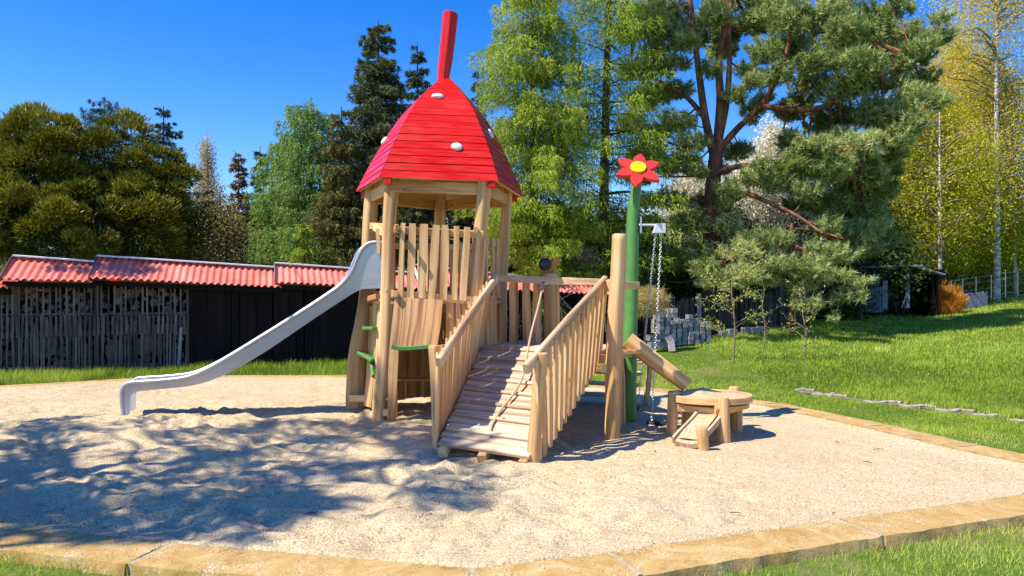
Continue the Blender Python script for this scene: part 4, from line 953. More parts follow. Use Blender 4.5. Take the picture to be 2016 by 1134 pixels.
conifer('larch_tree', 'low spreading larch branches right behind the snail post', 1105, 22., 400, 110, 'larch', None, per=110, bl=.12, bw=.03, gapr=.15, taper=.3, hang=.8, spacing=.34, z0=1.0, tint_b=.1)
# birches
airy('birch_tree', 'slender bare birch with tan catkins left of the brown spruce', 408, 30, 262, 66, 'birch_tan', 'birches', nbr=110, ncl=22, npc=8, bl=.09, bw=.035, sig=.15, hang=1., wide_top=.1, tr=.1)
airy('birch_tree', 'pale bare birch crown peeking out above the cypress at the left edge', 45, 33, 200, 85, 'birch_tan', 'birches', nbr=110, ncl=22, npc=7, bl=.09, bw=.035, sig=.15, hang=1., wide_top=.2)
airy('shrub_tree', 'brownish many stemmed shrub tree just above the shed roof', 447, 22.5, 372, 66, 'birch_tan', None, nbr=80, ncl=10, npc=7, bl=.07, bw=.035, sig=.2, barkm='bark', stems=3, z0f=.1, tint_b=-.3, up=1.3, dr=.4)
BK = dict(hang=.9, up=.75, dr=.7, tv=.24)
airy('birch_tree', 'white stemmed birch with yellow green leaves nearest the garden hut', 1850, 29.5, 150, 130, 'birch', 'birches', nbr=95, ncl=16, npc=17, bl=.095, bw=.075, sig=.21, z0f=.22, tr=.10, wide_top=.9, tint_b=-.1, back=1.2, **BK)
airy('birch_tree', 'tallest white birch with golden leaves near the right edge', 1962, 31.5, -230, 150, 'birch', 'birches', nbr=120, ncl=16, npc=12, bl=.09, bw=.065, sig=.30, z0f=.18, tr=.16, tint_b=.26, wide_top=.9, back=1., **BK)
airy('birch_tree', 'leaning white birch at the right edge of the photo', 2000, 33, 60, 110, 'birch', 'birches', nbr=85, ncl=15, npc=13, bl=.095, bw=.07, sig=.25, z0f=.2, tr=.10, lean=-.6, back=1., wide_top=.7, **BK)
airy('birch_tree', 'golden birch crown rising between the pine and the tallest birch', 1885, 38, 40, 110, 'birch', 'birches', nbr=90, ncl=16, npc=14, bl=.11, bw=.08, sig=.36, z0f=.25, tint_b=.3, wide_top=.7, **BK)
airy('birch_tree', 'low yellow green birch just above the roof of the garden hut', 1778, 34, 270, 110, 'birch', 'birches', nbr=95, ncl=17, npc=19, bl=.10, bw=.08, sig=.26, z0f=.12, tint_b=-.2, wide_top=.7, **BK)
airy('birch_tree', 'yellow green birch undergrowth above the wire fence', 1935, 35.5, 360, 120, 'birch', 'birches', nbr=90, ncl=17, npc=20, bl=.10, bw=.08, sig=.26, z0f=.12, tint_b=-.15, wide_top=.7, **BK)
# big Scots pine
PD = 22.
b = at_px(1402, PD)
def w2(x, y, d=0.): return W(x, y, PD+d)
skel = [([b-[0, 0, .2], w2(1401, 520), w2(1402, 400), w2(1408, 320), w2(1415, 275)], .27, .17),
        ([w2(1408, 315), w2(1390, 240), w2(1377, 150), w2(1366, 60), w2(1352, -60)], .13, .06),
        ([w2(1412, 290), w2(1418, 200), w2(1416, 110), w2(1440, 0), w2(1450, -120)], .14, .06),
        ([w2(1415, 280), w2(1432, 190), w2(1436, 80), w2(1425, -80)], .12, .05),
        ([w2(1412, 300), w2(1450, 255), w2(1500, 205), w2(1540, 130, -.5), w2(1570, 20, -.8)], .12, .05),
        ([w2(1404, 345), w2(1450, 328, -.5), w2(1530, 322, -1), w2(1600, 300, -1.4)], .10, .04),
        ([w2(1402, 422), w2(1440, 398, -.6), w2(1470, 385, -.8)], .09, .04),
        ([w2(1500, 210), w2(1600, 215, -.6), w2(1700, 170, -1), w2(1800, 110, -1)], .09, .03),
        ([w2(1470, 380, -.8), w2(1560, 420, -1.5), w2(1620, 460, -2)], .07, .03),
        ([w2(1600, 300, -1.4), w2(1690, 290, -1.8), w2(1790, 240, -2)], .06, .03),
        ([w2(1390, 235), w2(1350, 190, .3), w2(1290, 155, .5), w2(1240, 120, .6)], .09, .03),
        ([w2(1402, 450), w2(1440, 500, -.8), w2(1480, 540, -1.4)], .07, .03)]
cl = []
for (x, y, rpx, dd) in [
    (1270, 40, 48, .5), (1330, 25, 50, .8), (1400, 30, 46, -.3), (1475, 40, 50, .5), (1550, 30, 55, -.3), (1625, 35, 50, 0), (1700, 25, 45, .4), (1760, 10, 40, -.5), (1290, 95, 40, .2), (1345, 90, 34, -.8),
    (1500, 100, 42, -1.), (1560, 95, 44, .3), (1630, 110, 52, -.6), (1700, 85, 40, .3), (1245, 130, 34, .4), (1530, 150, 40, -1.2), (1590, 165, 42, .2), (1660, 175, 50, -.8), (1730, 160, 48, .4), (1790, 110, 42, 0), (1840, 65, 34, 0),
    (1480, 165, 30, -1.4), (1470, 130, 34, .8), (1390, 130, 26, -.9), (1335, 130, 24, 1.),
    (1800, 180, 38, -1.), (1850, 40, 25, 0), (1720, 215, 44, -1.), (1650, 235, 36, .4), (1770, 235, 44, -1.5), (1830, 205, 30, -1.3), (1590, 215, 26, .3),
    (1340, 235, 36, -.4), (1300, 255, 38, .3), (1350, 285, 34, -.8), (1275, 215, 30, .8), (1270, 290, 38, 0), (1320, 325, 42, -1.), (1260, 345, 36, .5), (1365, 345, 30, -1.2), (1470, 285, 25, .5),
    (1600, 290, 40, -1.5), (1660, 275, 40, -1.), (1710, 280, 44, -1.8), (1560, 310, 32, -1.3), (1640, 335, 44, -1.6), (1700, 345, 44, -1.), (1760, 300, 34, -1.), (1480, 345, 34, -1.2), (1530, 360, 34, -1.), (1440, 365, 28, -1.3),
    (1590, 380, 36, -1.4), (1650, 395, 42, -.5), (1715, 410, 42, -.5), (1310, 400, 42, -.6), (1350, 440, 40, -1.2), (1280, 440, 34, 0), (1440, 440, 28, -1.), (1690, 465, 48, -1.), (1740, 380, 34, 0), (1630, 450, 42, -1.4),
    (1300, 60, 44, -.4), (1360, 60, 38, .6), (1290, 130, 36, -.5), (1330, 170, 28, .9), (1290, 320, 36, -.8), (1345, 320, 30, .8), (1380, 390, 28, 1.2), (1425, 330, 24, .8), (1450, 180, 22, -1.), (1480, 230, 22, 1.), (1540, 40, 44, -1.2), (1610, 120, 44, -1.4), (1690, 140, 46, -1.6), (1740, 250, 44, .4), (1560, 270, 30, -1.), (1610, 330, 40, .2), (1670, 320, 44, .6), (1730, 330, 40, .4), (1560, 400, 34, .2), (1680, 430, 42, .8), (1500, 320, 26, -1.4), (1420, 400, 24, -1.2), (1820, 150, 36, .2), (1790, 260, 36, -.8), (1800, 105, 30, -1.), (1785, 130, 28, -1.), (1825, 88, 30, -.8), (1770, 165, 34, -.6), (1790, 238, 34, -1.8), (1760, 262, 32, -1.8), (1700, 380, 44, -.4), (1650, 430, 40, .3), (1690, 440, 44, .5), (1600, 340, 36, .8), (1550, 350, 30, .9), (1620, 400, 36, .9), (1640, 20, 44, .8), (1710, 60, 40, -.9), (1500, 60, 38, .9), (1420, 20, 38, .9), (1240, 60, 40, .8), (1250, 180, 34, .8), (1300, 190, 30, 1.), (1240, 250, 34, .9), (1430, 60, 34, 1.2), (1380, 75, 30, 1.), (1510, 20, 40, 1.), (1590, 60, 44, 1.), (1670, 60, 44, -1.), (1560, 200, 30, .8), (1620, 250, 40, 1.), (1680, 240, 44, .8), (1740, 110, 44, .8), (1780, 60, 36, .8), (1240, 480, 34, .5), (1265, 390, 34, .8), (1730, 480, 34, 0), (1320, 500, 40, -.3), (1375, 510, 36, -1.3), (1290, 540, 30, .2)]:
    cl.append((w2(x+random.uniform(-9, 9), y+random.uniform(-9, 9), dd), rpx/F*PD*random.uniform(.75, 1.2)))
def in_gap(x, y):
    for gx, gy, ga, gb in ((1345, 175, 34, 62), (1400, 170, 20, 50), (1470, 175, 28, 36), (1500, 275, 48, 40), (1560, 250, 36, 24), (1700, 200, 14, 12), (1440, 255, 22, 26), (1300, 215, 20, 16)):
        if ((x-gx)/ga)**2+((y-gy)/gb)**2 < 1: return True
    return x > 1905-.55*y and y < 330 or x > 1760 or (y > 325 and 1290 < x < 1600)
for k in range(62):
    x, y = random.uniform(1235, 1860), random.uniform(-40, 470)
    if in_gap(x, y) or (1380 < x < 1430 and y > 200): continue
    cl.append((w2(x, y, random.uniform(.4, 2.2)), random.uniform(22, 40)/F*PD))

clumped('pine_tree', 'big old pine with a forked orange trunk and blue green clumps of needles', b, skel, cl, 'pine', 'bark_pine', ntw=140, npt=28, nl=.16, nw=.028, tint_b=.06)
# low pine boughs in front of the fence
b2 = at_px(1560, 20.6)
def w3(x, y, d=0.): return W(x, y, 20.3+d)
skel = [([b2-[0, 0, .2], w3(1562, 560), w3(1555, 490), w3(1560, 440)], .10, .05), ([w3(1560, 470), w3(1500, 500, -.5), w3(1440, 510, -.8), w3(1395, 520, -1)], .06, .02), ([w3(1560, 480), w3(1620, 520, -.5), w3(1680, 560, -1.)], .06, .02), ([w3(1560, 450), w3(1610, 455), w3(1660, 470, -.4)], .05, .02)]
cl = [(w3(x+random.uniform(-16, 16), y+random.uniform(-12, 12), d*1.3), r/F*20.3*random.uniform(.6, 1.15)) for x, y, r, d in [(1400, 530, 38, -1), (1440, 500, 40, -.8), (1490, 480, 40, -.4), (1470, 535, 40, -1), (1520, 520, 44, -.8), (1540, 470, 40, 0), (1590, 480, 42, -.4), (1600, 530, 46, -.9), (1640, 500, 42, -.2),
     (1650, 550, 44, -1), (1560, 560, 36, -.6), (1625, 590, 36, -1), (1675, 590, 34, -1), (1690, 545, 30, -.6), (1500, 565, 32, -.5), (1430, 560, 30, -.4), (1585, 605, 28, -.9), (1380, 555, 28, 0), (1660, 455, 40, .6), (1700, 500, 38, .5), (1650, 630, 22, -1.1), (1710, 430, 40, 1.2)]]
clumped('pine_tree', 'young bushy pine hanging over the dark picket fence, silvery green', b2, skel, cl, 'pine', 'bark_pine', ntw=120, npt=26, nl=.16, nw=.024, tint_b=.2, flat=.42, tsig=.2)
# blossoming tree behind the pine
airy('blossom_tree', 'white blossoming cherry behind the forked trunk of the big pine', 1365, 25.8, 320, 95, 'blossom', 'white blossoming trees', nbr=60, ncl=20, npc=24, bl=.075, bw=.075, sig=.26, hang=0, barkm='bark', z0f=.08, up=.7, dr=.2)
airy('blossom_tree', 'white blossoming tree right of the big pine trunk, taller', 1522, 27, 235, 112, 'blossom', 'white blossoming trees', nbr=64, ncl=20, npc=22, bl=.08, bw=.08, sig=.28, hang=0, barkm='bark', z0f=.1, up=.7, dr=.2, tint_b=.25)
airy('magnolia_bush', 'low pink blossoming bush behind the hand rail and the snail', 1150, 20.6, 492, 50, 'pink', None, nbr=44, ncl=14, npc=20, bl=.06, bw=.06, sig=.16, hang=0, barkm='bark', z0f=.05)
# dark shrubs closing the view under the trees
SH = 'dark shrubs under the trees'
for i, (px, D, yt, r) in enumerate(((500, 27, 440, 60), (560, 31, 420, 70), (640, 29, 430, 70), (700, 27, 440, 60), (430, 30, 420, 60), (1000, 25, 420, 90), (1090, 26, 430, 80), (1190, 24, 430, 70), (1260, 23.5, 450, 60), (1330, 25, 480, 60), (1440, 26, 440, 70), (1530, 29, 430, 90), (1610, 26.5, 360, 60), (1700, 28.5, 330, 75), (1790, 36, 440, 90), (1880, 40, 430, 110), (1980, 40, 440, 110), (1650, 30, 250, 80))):
    nmz = ['left of the larch', 'behind the pale larch', 'below the olive spruce', 'left of the slide top', 'behind the brown shrub tree', 'behind the right tower posts', 'behind the snail', 'behind the tall larch trunk', 'behind the green flower pole', 'left of the pine trunk', 'right of the pine trunk', 'below the white blossom', 'above the young pine', 'left of the golden birches', 'behind the garden hut', 'behind the birch nearest the hut', 'at the right edge behind the birches', 'high behind the big pine'][i]
    airy('shrub', 'dense dark evergreen shrub '+nmz, px, D, yt, r, 'bush', SH, nbr=46, ncl=22, npc=26, bl=.13, bw=.09, sig=.34, hang=.2, barkm='bark', z0f=.02, up=.6, dr=.3, wide_top=.0, quad=True)
# off to the left, out of the picture: the tree that shades the gravel
bt = np.array([-9.6, 3.6, tz(-9.6, 3.6)])
shd = np.array([.663, .290])
tg = []
for k in range(185):
    x = random.uniform(-420, 930); lo, hi = 815+max(0, x-300)*.03, 1068-max(0, x-200)*.10; y = random.uniform(lo, hi)
    if x > 0 and float(vnoise(np.array(x/95.), np.array(y/26.), 44)) > .76: continue
    h = random.uniform(5.6, 7.)+max(0, x)/930*2.6; g_ = G(x, y); tg.append((np.array([g_[0]-h*shd[0], g_[1]-h*shd[1], h]), random.uniform(.22, .52)))
for (x, y, h, r) in [(720, 700, 9.4, .3), (860, 900, 9.6, .3), (700, 800, 9., .3), (640, 840, 8.6, .3), (930, 925, 9.4, .22), (60, 1048, 6.4, .25), (180, 1055, 6.6, .22), (330, 1056, 7, .28), (470, 1066, 7.2, .2)]:
    g_ = G(x, y); tg.append((np.array([g_[0]-h*shd[0], g_[1]-h*shd[1], h]), r))
sk = [([bt-[0, 0, .2], bt+[.1, 0, 3], bt+[.3, .3, 6], bt+[.8, .6, 9]], .24, .08), ([bt+[.2, .1, 4.5], bt+[1.4, .4, 6.3], bt+[2.8, .9, 7.5], bt+[4.2, 1.3, 8.3]], .12, .03), ([bt+[.3, .3, 6], bt+[1.4, 1.3, 7.5], bt+[2.4, 2.2, 8.5]], .1, .03), ([bt+[.2, .1, 4], bt+[1.5, -.8, 5.5], bt+[2.6, -.8, 6.6]], .1, .03)]
clumped('pine_tree', 'tall pine off to the left whose crown shades the gravel', bt, sk, tg, 'pine', 'bark_pine', ntw=46, npt=17, nl=.18, nw=.032)
bt = np.array([-15.5, 9.5, tz(-15.5, 9.5)]); tg = []
for (x, y, D, h, r) in [(205, 535, 15.6, 5.2, .55), (260, 545, 15.8, 5.4, .5), (300, 548, 15.8, 5.6, .3), (140, 552, 15.4, 5.4, .25)]:
    p = W(x, y, D); p = p+np.array([-h*shd[0], -h*shd[1], h]); tg.append((p, r))
sk = [([bt-[0, 0, .2], bt+[.1, 0, 3], bt+[.5, .6, 6.5], bt+[.8, 1.2, 9]], .22, .06), ([bt+[.2, .1, 4], bt+[1.5, .9, 6], bt+[3, 1.7, 7.2]], .1, .03)]
clumped('pine_tree', 'pine off to the left beside the woodshed, shading its roof', bt, sk, tg, 'pine', 'bark_pine', ntw=80, npt=20, nl=.18, nw=.034)
# far woodland closing the horizon
P_ = []; T_ = []
for i in range(520):
    px = random.uniform(-1100, 3100); D = random.uniform(42, 60); x = (px-HX)/F*D; z0 = tz(x, D)
    h = random.uniform(3.2, 6.); n_ = 330
    f = rng.random(n_)**.8; a = rng.uniform(0, 6.28, n_); r_ = (1-f)*1.5*np.sqrt(rng.random(n_))
    P_.append(np.stack([x+r_*np.cos(a), D+r_*np.sin(a), z0+f*h], 1)); T_.append(np.full(n_, random.random())*.6+rng.random(n_)*.3)
P = np.concatenate(P_); o = leaves('far_woodland', P, unit(rng.normal(size=P.shape)), rng.uniform(.35, .7, len(P)), .3, np.concatenate(T_), M['spruce'], None); tag(o, 'dark mass of far conifers on the horizon behind all the trees', 'woodland', kind='stuff')
# --- saplings on the meadow
def sapling(label, px, py, D, ytop, spec, leafmat=None, r0=.022, nleaf=0, group='young trees on the meadow'):
    base = at_px(px, D); H = (HY-ytop)/F*D+EYE-base[2]; t = thing('young_tree', label, 'tree', base, group); s_ = D/F
    tp = cat([base-[0, 0, .1], base+[.04, 0, H*.3], base+[-.03, 0, H*.6], base+[.02, 0, H*.8], base+[-.04, 0, H*.96]], 5)
    br = []; rad = []; tips = []
    for i in range(spec):
        f = .2+.7*i/spec+random.uniform(-.03, .03); a = random.uniform(0, 6.28); ln_ = H*.42*(1-f*.55)*random.uniform(.6, 1.1); d = np.array([math.cos(a), math.sin(a)*.8, 0]); o_ = base+[0, 0, H*f]
        p = cat([o_, o_+d*ln_*.5+DN*ln_*.25, o_+d*ln_+DN*ln_*random.uniform(.3, .75)], 4); br.append(p); rad.append((.010, .003))
        for k in range(5):
            j = random.randint(2, len(p)-1); q = p[j]; dd = unit(d+rng.normal(0, .6, 3)+DN*.5)*ln_*.35; br.append(np.array([q, q+dd*.6, q+dd])); rad.append((.005, .002)); tips += [q+dd*u_ for u_ in (.4, .7, 1.)]
        tips += list(p[3:])
    tubes('trunk', [tp]+br, [(r0, .006)]+rad, M['twig'], t, 5)
    if nleaf:
        tips = np.array(tips); P = np.repeat(tips, nleaf, 0)+rng.normal(0, .035, (len(tips)*nleaf, 3)); leaves('crown', P, unit(rng.normal(size=P.shape)+DN*.5), rng.uniform(.03, .07, len(P)), .035, rng.random(len(P)), M[leafmat], t, quad=True)
M['bud'] = leaf('unfolding_buds', (.22, .28, .03), (.38, .42, .07), (.50, .48, .14), .3)
sapling('young tree with opening yellow green buds, in front of the picket fence', 1443, 690, 15.5, 478, 17, 'bud', .024, 3)
sapling('thin bare young tree just right of the budding one', 1503, 665, 17.5, 545, 6, None, .018)
sapling('scraggly young tree with pale twigs in front of the young pine', 1583, 685, 16, 548, 13, 'bud', .022, 1)
# orange bush, debris
base = at_px(1864, 27.6); t = thing('shrub', 'rusty orange bush of dense upright stems at the corner of the garden hut', 'shrub', base)
n_ = 5200; a = rng.uniform(0, 6.28, n_); r_ = np.sqrt(rng.random(n_))*.58; st = rng.random(n_)**.8; top_ = 1.05*(1-.45*(r_/.5)**2)*(.65+.6*vnoise(a*2.5, r_*9, 5)); P = np.stack([base[0]+r_*np.cos(a)*(.8+.5*st), base[1]+r_*np.sin(a)*.8, base[2]+st*top_], 1)
leaves('stems', P, unit(np.stack([np.cos(a)*r_*1.6, np.sin(a)*r_, np.full(n_, .9)], 1)+rng.normal(0, .28, (n_, 3))), .2, .02, rng.random(n_)*.8+.2*(1-st), M['rust'], t)
base = at_px(1265, 17.5); t = thing('shrub', 'tangle of dry straw coloured creeper over the end of the woodshed', 'shrub', base)
n_ = 2600; c = W(1278, 592, 17.8); o = fib_dirs(n_)*(rng.random((n_, 1))**.5)*np.array([.5, .4, .36]); P = c+o
leaves('stems', P, unit(rng.normal(size=(n_, 3))-DN*.4), .22, .012, .4+.6*rng.random(n_), M['birch_tan'], t)
# bare creeper twigs on the far wall behind the platform guard
base = at_px(1120, 18.); t = thing('shrub', 'bare pale twigs growing up behind the guard of the lower platform', 'shrub', base)
br = []; rad = []
for i in range(60):
    p = W(random.uniform(985, 1215), random.uniform(600, 690), 18.2); d = unit(rng.normal(0, 1, 3)*[1, .3, .7]+DN*.5); L_ = random.uniform(.4, 1.2); br.append(cat([p, p+d*L_*.5+rng.normal(0, .06, 3), p+d*L_+rng.normal(0, .12, 3)], 3)); rad.append((.009, .003))
tubes('stems', br, rad, M['twig'], t, 4)
# ------------------------------------------------------------ woodshed with red corrugated roof
def shedD(x): q = (x-HX)/F; return (14.8+3.444)/(1-.336*q)
along = unit(np.array([1, .336, 0])); inn = np.array([-along[1], along[0], 0])
shd_o = thing('woodshed', 'long low woodshed with pink red corrugated roof, slatted left end and black board wall', 'shed', (-3.7, 17.3, 0))
def shed_pt(x): D = shedD(x); return np.array([(x-HX)/F*D, D, 0.])
def line_z(p, y): return EYE+(HY-y)/F*p[1]
wn = MB()
for (x0, x1, ye0, ye1, yr0, yr1) in ((-400, 30, 556, 566, 548, 549), (12, 190, 549, 554, 507, 519.5), (183, 553, 547, 565, 507, 530), (542, 822, 556, 569, 521, 540), (823, 1268, 563, 583, 524, 571)):
    a0, a1 = shed_pt(x0), shed_pt(x1); e0, e1 = a0-inn*.32, a1-inn*.32; r0, r1 = a0+inn*.5, a1+inn*.5
    for p, y in ((e0, ye0), (e1, ye1), (r0, yr0), (r1, yr1)): p[2] = line_z(p, y)
    L_ = np.linalg.norm(a1-a0); nc = max(8, int(L_/.0225)); V = []; Fs = []; rows = 5
    jit = 0
    for j in range(rows):
        s_ = j/(rows-1)
        for i in range(nc+1):
            t = i/nc; p = (e0*(1-t)+e1*t)*(1-s_)+(r0*(1-t)+r1*t)*s_
            if j == 0: p = p-inn*.05*float(vnoise(np.array(i/40.), np.array(x0*1.), 5))
            p = p+DN*(.024*math.cos(i/6*2*math.pi)+.012*float(vnoise(np.array(i/24.), np.array(s_*3+x0), 7))); V.append(p)
    W_ = nc+1
    for j in range(rows-1):
        for i in range(nc): Fs.append([j*W_+i, j*W_+i+1, (j+1)*W_+i+1, (j+1)*W_+i])
    b = len(V); V += [p-DN*.008 for p in V]
    for f in list(Fs): Fs.append([b+q for q in f][::-1])
    mb = MB(); mb.add(V, Fs); rfo = mb.build('roof', M['tile'], shd_o, smooth=60)
    mb = MB(); mb.sweep([r0+DN*.035-inn*.03, r1+DN*.035-inn*.03], [(-.10, -.014), (.1, .006), (.1, .03), (-.1, .012)], inn); mb.build('ridge_flashing', M['cap'], rfo)
    # gable end strip
    mb = MB(); mb.sweep([e0+DN*.0-along*.01, r0-along*.01+DN*.02], rrect(.012, .055, .003), along); mb.build('verge_board', M['greyslat'] if x0 != 823 else M['cap'], rfo)
    # back slope
    mb = MB(); bk0, bk1 = r0+inn*1.4-DN*.5, r1+inn*1.4-DN*.5; mb.add([r0, r1, bk1, bk0], [[0, 1, 2, 3]]); mb.build('back_roof', M['tile'], shd_o, smooth=None)
    # eave board in the shade
    mb = MB(); q0, q1 = e0+inn*.12-DN*.09, e1+inn*.12-DN*.09; mb.sweep([q0, q1], rrect(.02, .05, .004), inn); mb.build('eave_board', M['blackboard'], shd_o)
def wall_strip(x0, x1, step, mkey, w_, gap, setb=0., top_y=None, z0=.0, z1=1.8, name='boards', jit=.03, lean=.02):
    a0, a1 = shed_pt(x0)+inn*setb, shed_pt(x1)+inn*setb; L_ = np.linalg.norm(a1-a0); n_ = int(L_/step); mb = MB()
    for i in range(n_):
        p = a0+(a1-a0)*((i+.5)/n_); ww = w_*random.uniform(.85, 1.15)
        zz = z1(p[0]) if callable(z1) else z1
        b_ = p+DN*(z0+random.uniform(0, jit)+tz(p[0], p[1])); t_ = p+along*random.uniform(-lean, lean)+DN*(zz+random.uniform(-jit, jit))
        mb.sweep([b_, t_], rrect(ww/2, .011, .003), along)
    return mb.build(name, M[mkey], shd_o)
zt = lambda X: np.interp(X, [-10, -3.7, 3.4], [1.86, 1.74, 1.52])
wall_strip(372, 1266, .17, 'blackboard', .172, 0, .02, z1=zt, z0=-.05, name='board_wall')
mb = MB(); a0, a1 = shed_pt(-400)+inn*1.5, shed_pt(1266)+inn*1.5; mb.add([a0-DN*.3, a1-DN*.3, a1+DN*1.7, a0+DN*1.9], [[0, 1, 2, 3]]); mb.build('back_wall', M['blackboard'], shd_o, smooth=None)
wall_strip(-400, 372, .105, 'greyslat', .035, 0, .0, z1=zt, z0=.05, name='upper_slats', lean=.03)
wall_strip(-100, 368, .085, 'greyslat', .045, 0, -.03, z1=1.17, z0=.75, name='middle_slats', jit=.03)
wall_strip(-400, 372, .12, 'greyslat', .035, 0, -.015, z1=1.0, z0=.02, name='lower_slats', jit=.05, lean=.03)
for z_, hh in ((.08, .14), (.80, .10), (1.2, .04)):
    mb = MB(); p0, p1 = shed_pt(-400)+inn*.05+DN*z_, shed_pt(370)+inn*.05+DN*z_; mb.sweep([p0, p1], rrect(.02, hh/2, .004), inn); mb.build('cross_rail', M['greyslat'], shd_o)
for x in (-180, 28, 190, 372):
    mb = MB(); p = shed_pt(x)+inn*.08; mb.sweep([p-DN*.2, p+DN*1.8], rrect(.05, .05, .005), along); mb.build('post', M['greyslat'], shd_o)
mb = MB(); p = shed_pt(352)-inn*.04; mb.sweep([p+DN*.05, p+DN*.9+along*.05], rrect(.03, .012, .003), along); mb.build('pale_slat', M['bluegrey'], shd_o)
# firewood stacked behind the slats
M['logend'] = plain('split_log_ends', (.20, .165, .145), rough=.9, noise=.5, scale=7, bump=.5)
fw = MB()
a0, a1 = shed_pt(-300), shed_pt(366); L_ = np.linalg.norm(a1-a0)
for i in range(900):
    s_ = random.random(); z_ = random.uniform(.1, 1.72); r_ = random.choice([.03, .04, .05, .06, .07, .09])
    p = a0+(a1-a0)*s_+inn*random.uniform(.16, .36)+DN*z_; k = random.randint(3, 9); a = np.arange(k)/k*6.283+random.random()
    fw.sweep([p, p+inn*.5+along*random.uniform(-.06, .06)], np.stack([np.cos(a), np.sin(a)], 1)*r_*rng.uniform(.8, 1.15, (k, 1)), along)
for (px, py, r_) in ((85, 680, .26), (160, 690, .18), (230, 690, .22), (285, 680, .2)):
    p = W(px, py, shedD(px)+.14); a = np.linspace(0, 6.283, 17)[:-1]; fw.sweep([p, p+inn*.3], np.stack([np.cos(a), np.sin(a)], 1)*r_*rng.uniform(.92, 1.06, (16, 1)), along)
o = fw.build('firewood', M['logend'], None, smooth=40, loc=tuple(shed_pt(150))); tag(o, 'split firewood and round logs stacked behind the grey slats of the woodshed', 'firewood', kind='stuff')
# ------------------------------------------------------------ dark picket fence
FA, FB = np.array([3.45, 19.4]), np.array([9.2, 23.2])
fo = thing('picket_fence', 'dark weathered picket fence running behind the pale paving blocks', 'fence', (*FA, tz(*FA)))
Lf = np.hypot(*(FB-FA)); nf = int(Lf/.085); fd = np.append((FB-FA)/Lf, 0); fn_ = np.array([-fd[1], fd[0], 0]); mb = MB()
M['darkslat'] = wood('dark_picket', (.03, .026, .026), (.07, .06, .058), (.13, .115, .11), knots=False, var=.9)
for i in range(nf):
    p = FA+(FB-FA)*(i+.5)/nf; z_ = tz(*p); h = 1.12+.05*math.sin(i*.09)+random.uniform(-.04, .04)+(.15 if i < 14 else 0)
    mb.sweep([(*p, z_-.05), (p[0]+random.uniform(-.02, .02), p[1], z_+h)], rrect(.026*random.uniform(.8, 1.2), .01, .003), fd)
mb.build('pickets', M['darkslat'], fo)
for hz in (.3, .95):
    mb = MB(); q = [np.array([*(FA+(FB-FA)*t), tz(*(FA+(FB-FA)*t))+hz])+fn_*.03 for t in np.linspace(0, 1, 7)]; mb.sweep(q, rrect(.02, .04, .004), fn_); mb.build('rail', M['darkslat'], fo)
for t in (.04, .30, .56, .82, 1.):
    p = FA+(FB-FA)*t; mb = MB(); mb.box((p[0], p[1]-.05, tz(*p)+.6), (.12, .12, 1.35)); mb.build('post', M['bluegrey'] if t == .3 else M['darkslat'], fo)
ORD = ['first', 'second', 'third', 'fourth', 'fifth', 'sixth', 'seventh', 'eighth', 'ninth', 'tenth', 'eleventh', 'twelfth', 'thirteenth', 'fourteenth', 'fifteenth', 'sixteenth', 'seventeenth', 'eighteenth', 'nineteenth', 'twentieth']+['farthest right']*20
# ------------------------------------------------------------ stacked paving blocks
def block(c, s_, rz, name='paving_block', label='grey concrete paving block in the pile against the picket fence', group='grey paving blocks piled by the fence', m_='concrete'):
    mb = MB(); d = np.array([math.cos(rz), math.sin(rz), 0]); mb.sweep([c-DN*s_[2]/2, c+DN*s_[2]/2], rrect(s_[0]/2, s_[1]/2, .012), d)
    o = mb.build(name, M[m_], None, loc=tuple(c-DN*s_[2]/2)); tag(o, label, 'paving block', group); return o
bs = (.185, .16, .12)
for col in range(9):
    hgt = [8, 7, 6, 6, 6, 7, 6, 6, 6][col]
    for r_ in range(hgt-(1 if col > 6 else 0)):
        x = 1300+col*11.5; D = 18.6+.05*col; zb = tz((x-HX)/F*D, D); p = np.array([(x-HX)/F*D*1.0, D, zb+.05+r_*.108+.05])
        block(p+[random.uniform(-.01, .01), random.uniform(-.03, .03), 0], (.138, .18, .104), .25+random.uniform(-.05, .05), label='grey paving block, %s column from the left, %s layer up, in the neat pile' % (ORD[col], ORD[r_]))
for i in range(4):
    for r_ in range(8):
        x = 1292+i*12; D = 18.95; zb = tz((x-HX)/F*D, D); block(np.array([(x-HX)/F*D, D, zb+.1+r_*.118])+[random.uniform(-.03, .03), random.uniform(-.03, .03), 0], (.16, .16, .114), .25+random.uniform(-.12, .12), label='pale block, %s column from the left, %s layer up, in the crooked stack behind' % (ORD[i], ORD[r_]), group='pale blocks in the tall stack', m_='stone_pale')
for i, (x, y) in enumerate(((1283, 662), (1297, 660), (1312, 663), (1285, 675), (1300, 676))):
    block(W(x, y+3, 18.0), (.2, .25, .14), .2, label=['left block of the upper row', 'middle block of the upper row', 'right block of the upper row', 'left block of the bottom row', 'right block of the bottom row'][i]+' at the left foot of the paving pile', group='low blocks at the left of the pile')
mb = MB(); p = W(1322, 675, 17.6); mb.sweep([p-DN*.2+[.02, 0, 0], p+[0, .05, .02], p+DN*.16+[-.06, .1, 0]], rrect(.085, .03, .02), X1); o = mb.build('stone_slab', M['stone_pale'], None, loc=tuple(p-DN*.2)); tag(o, 'pale upright stone slab leaning against the pile of paving blocks', 'stone slab')
for i, (x, D) in enumerate(((1425, 20.2), (1440, 20.2), (1470, 20.6), (1485, 20.6), (1497, 20.7))):
    q = at_px(x, D, .1); block(q, (.26, .2, .2), .3, label=['first', 'second', 'third', 'fourth', 'fifth'][i]+' bluish stone block from the left along the foot of the picket fence', group='blocks along the fence foot')
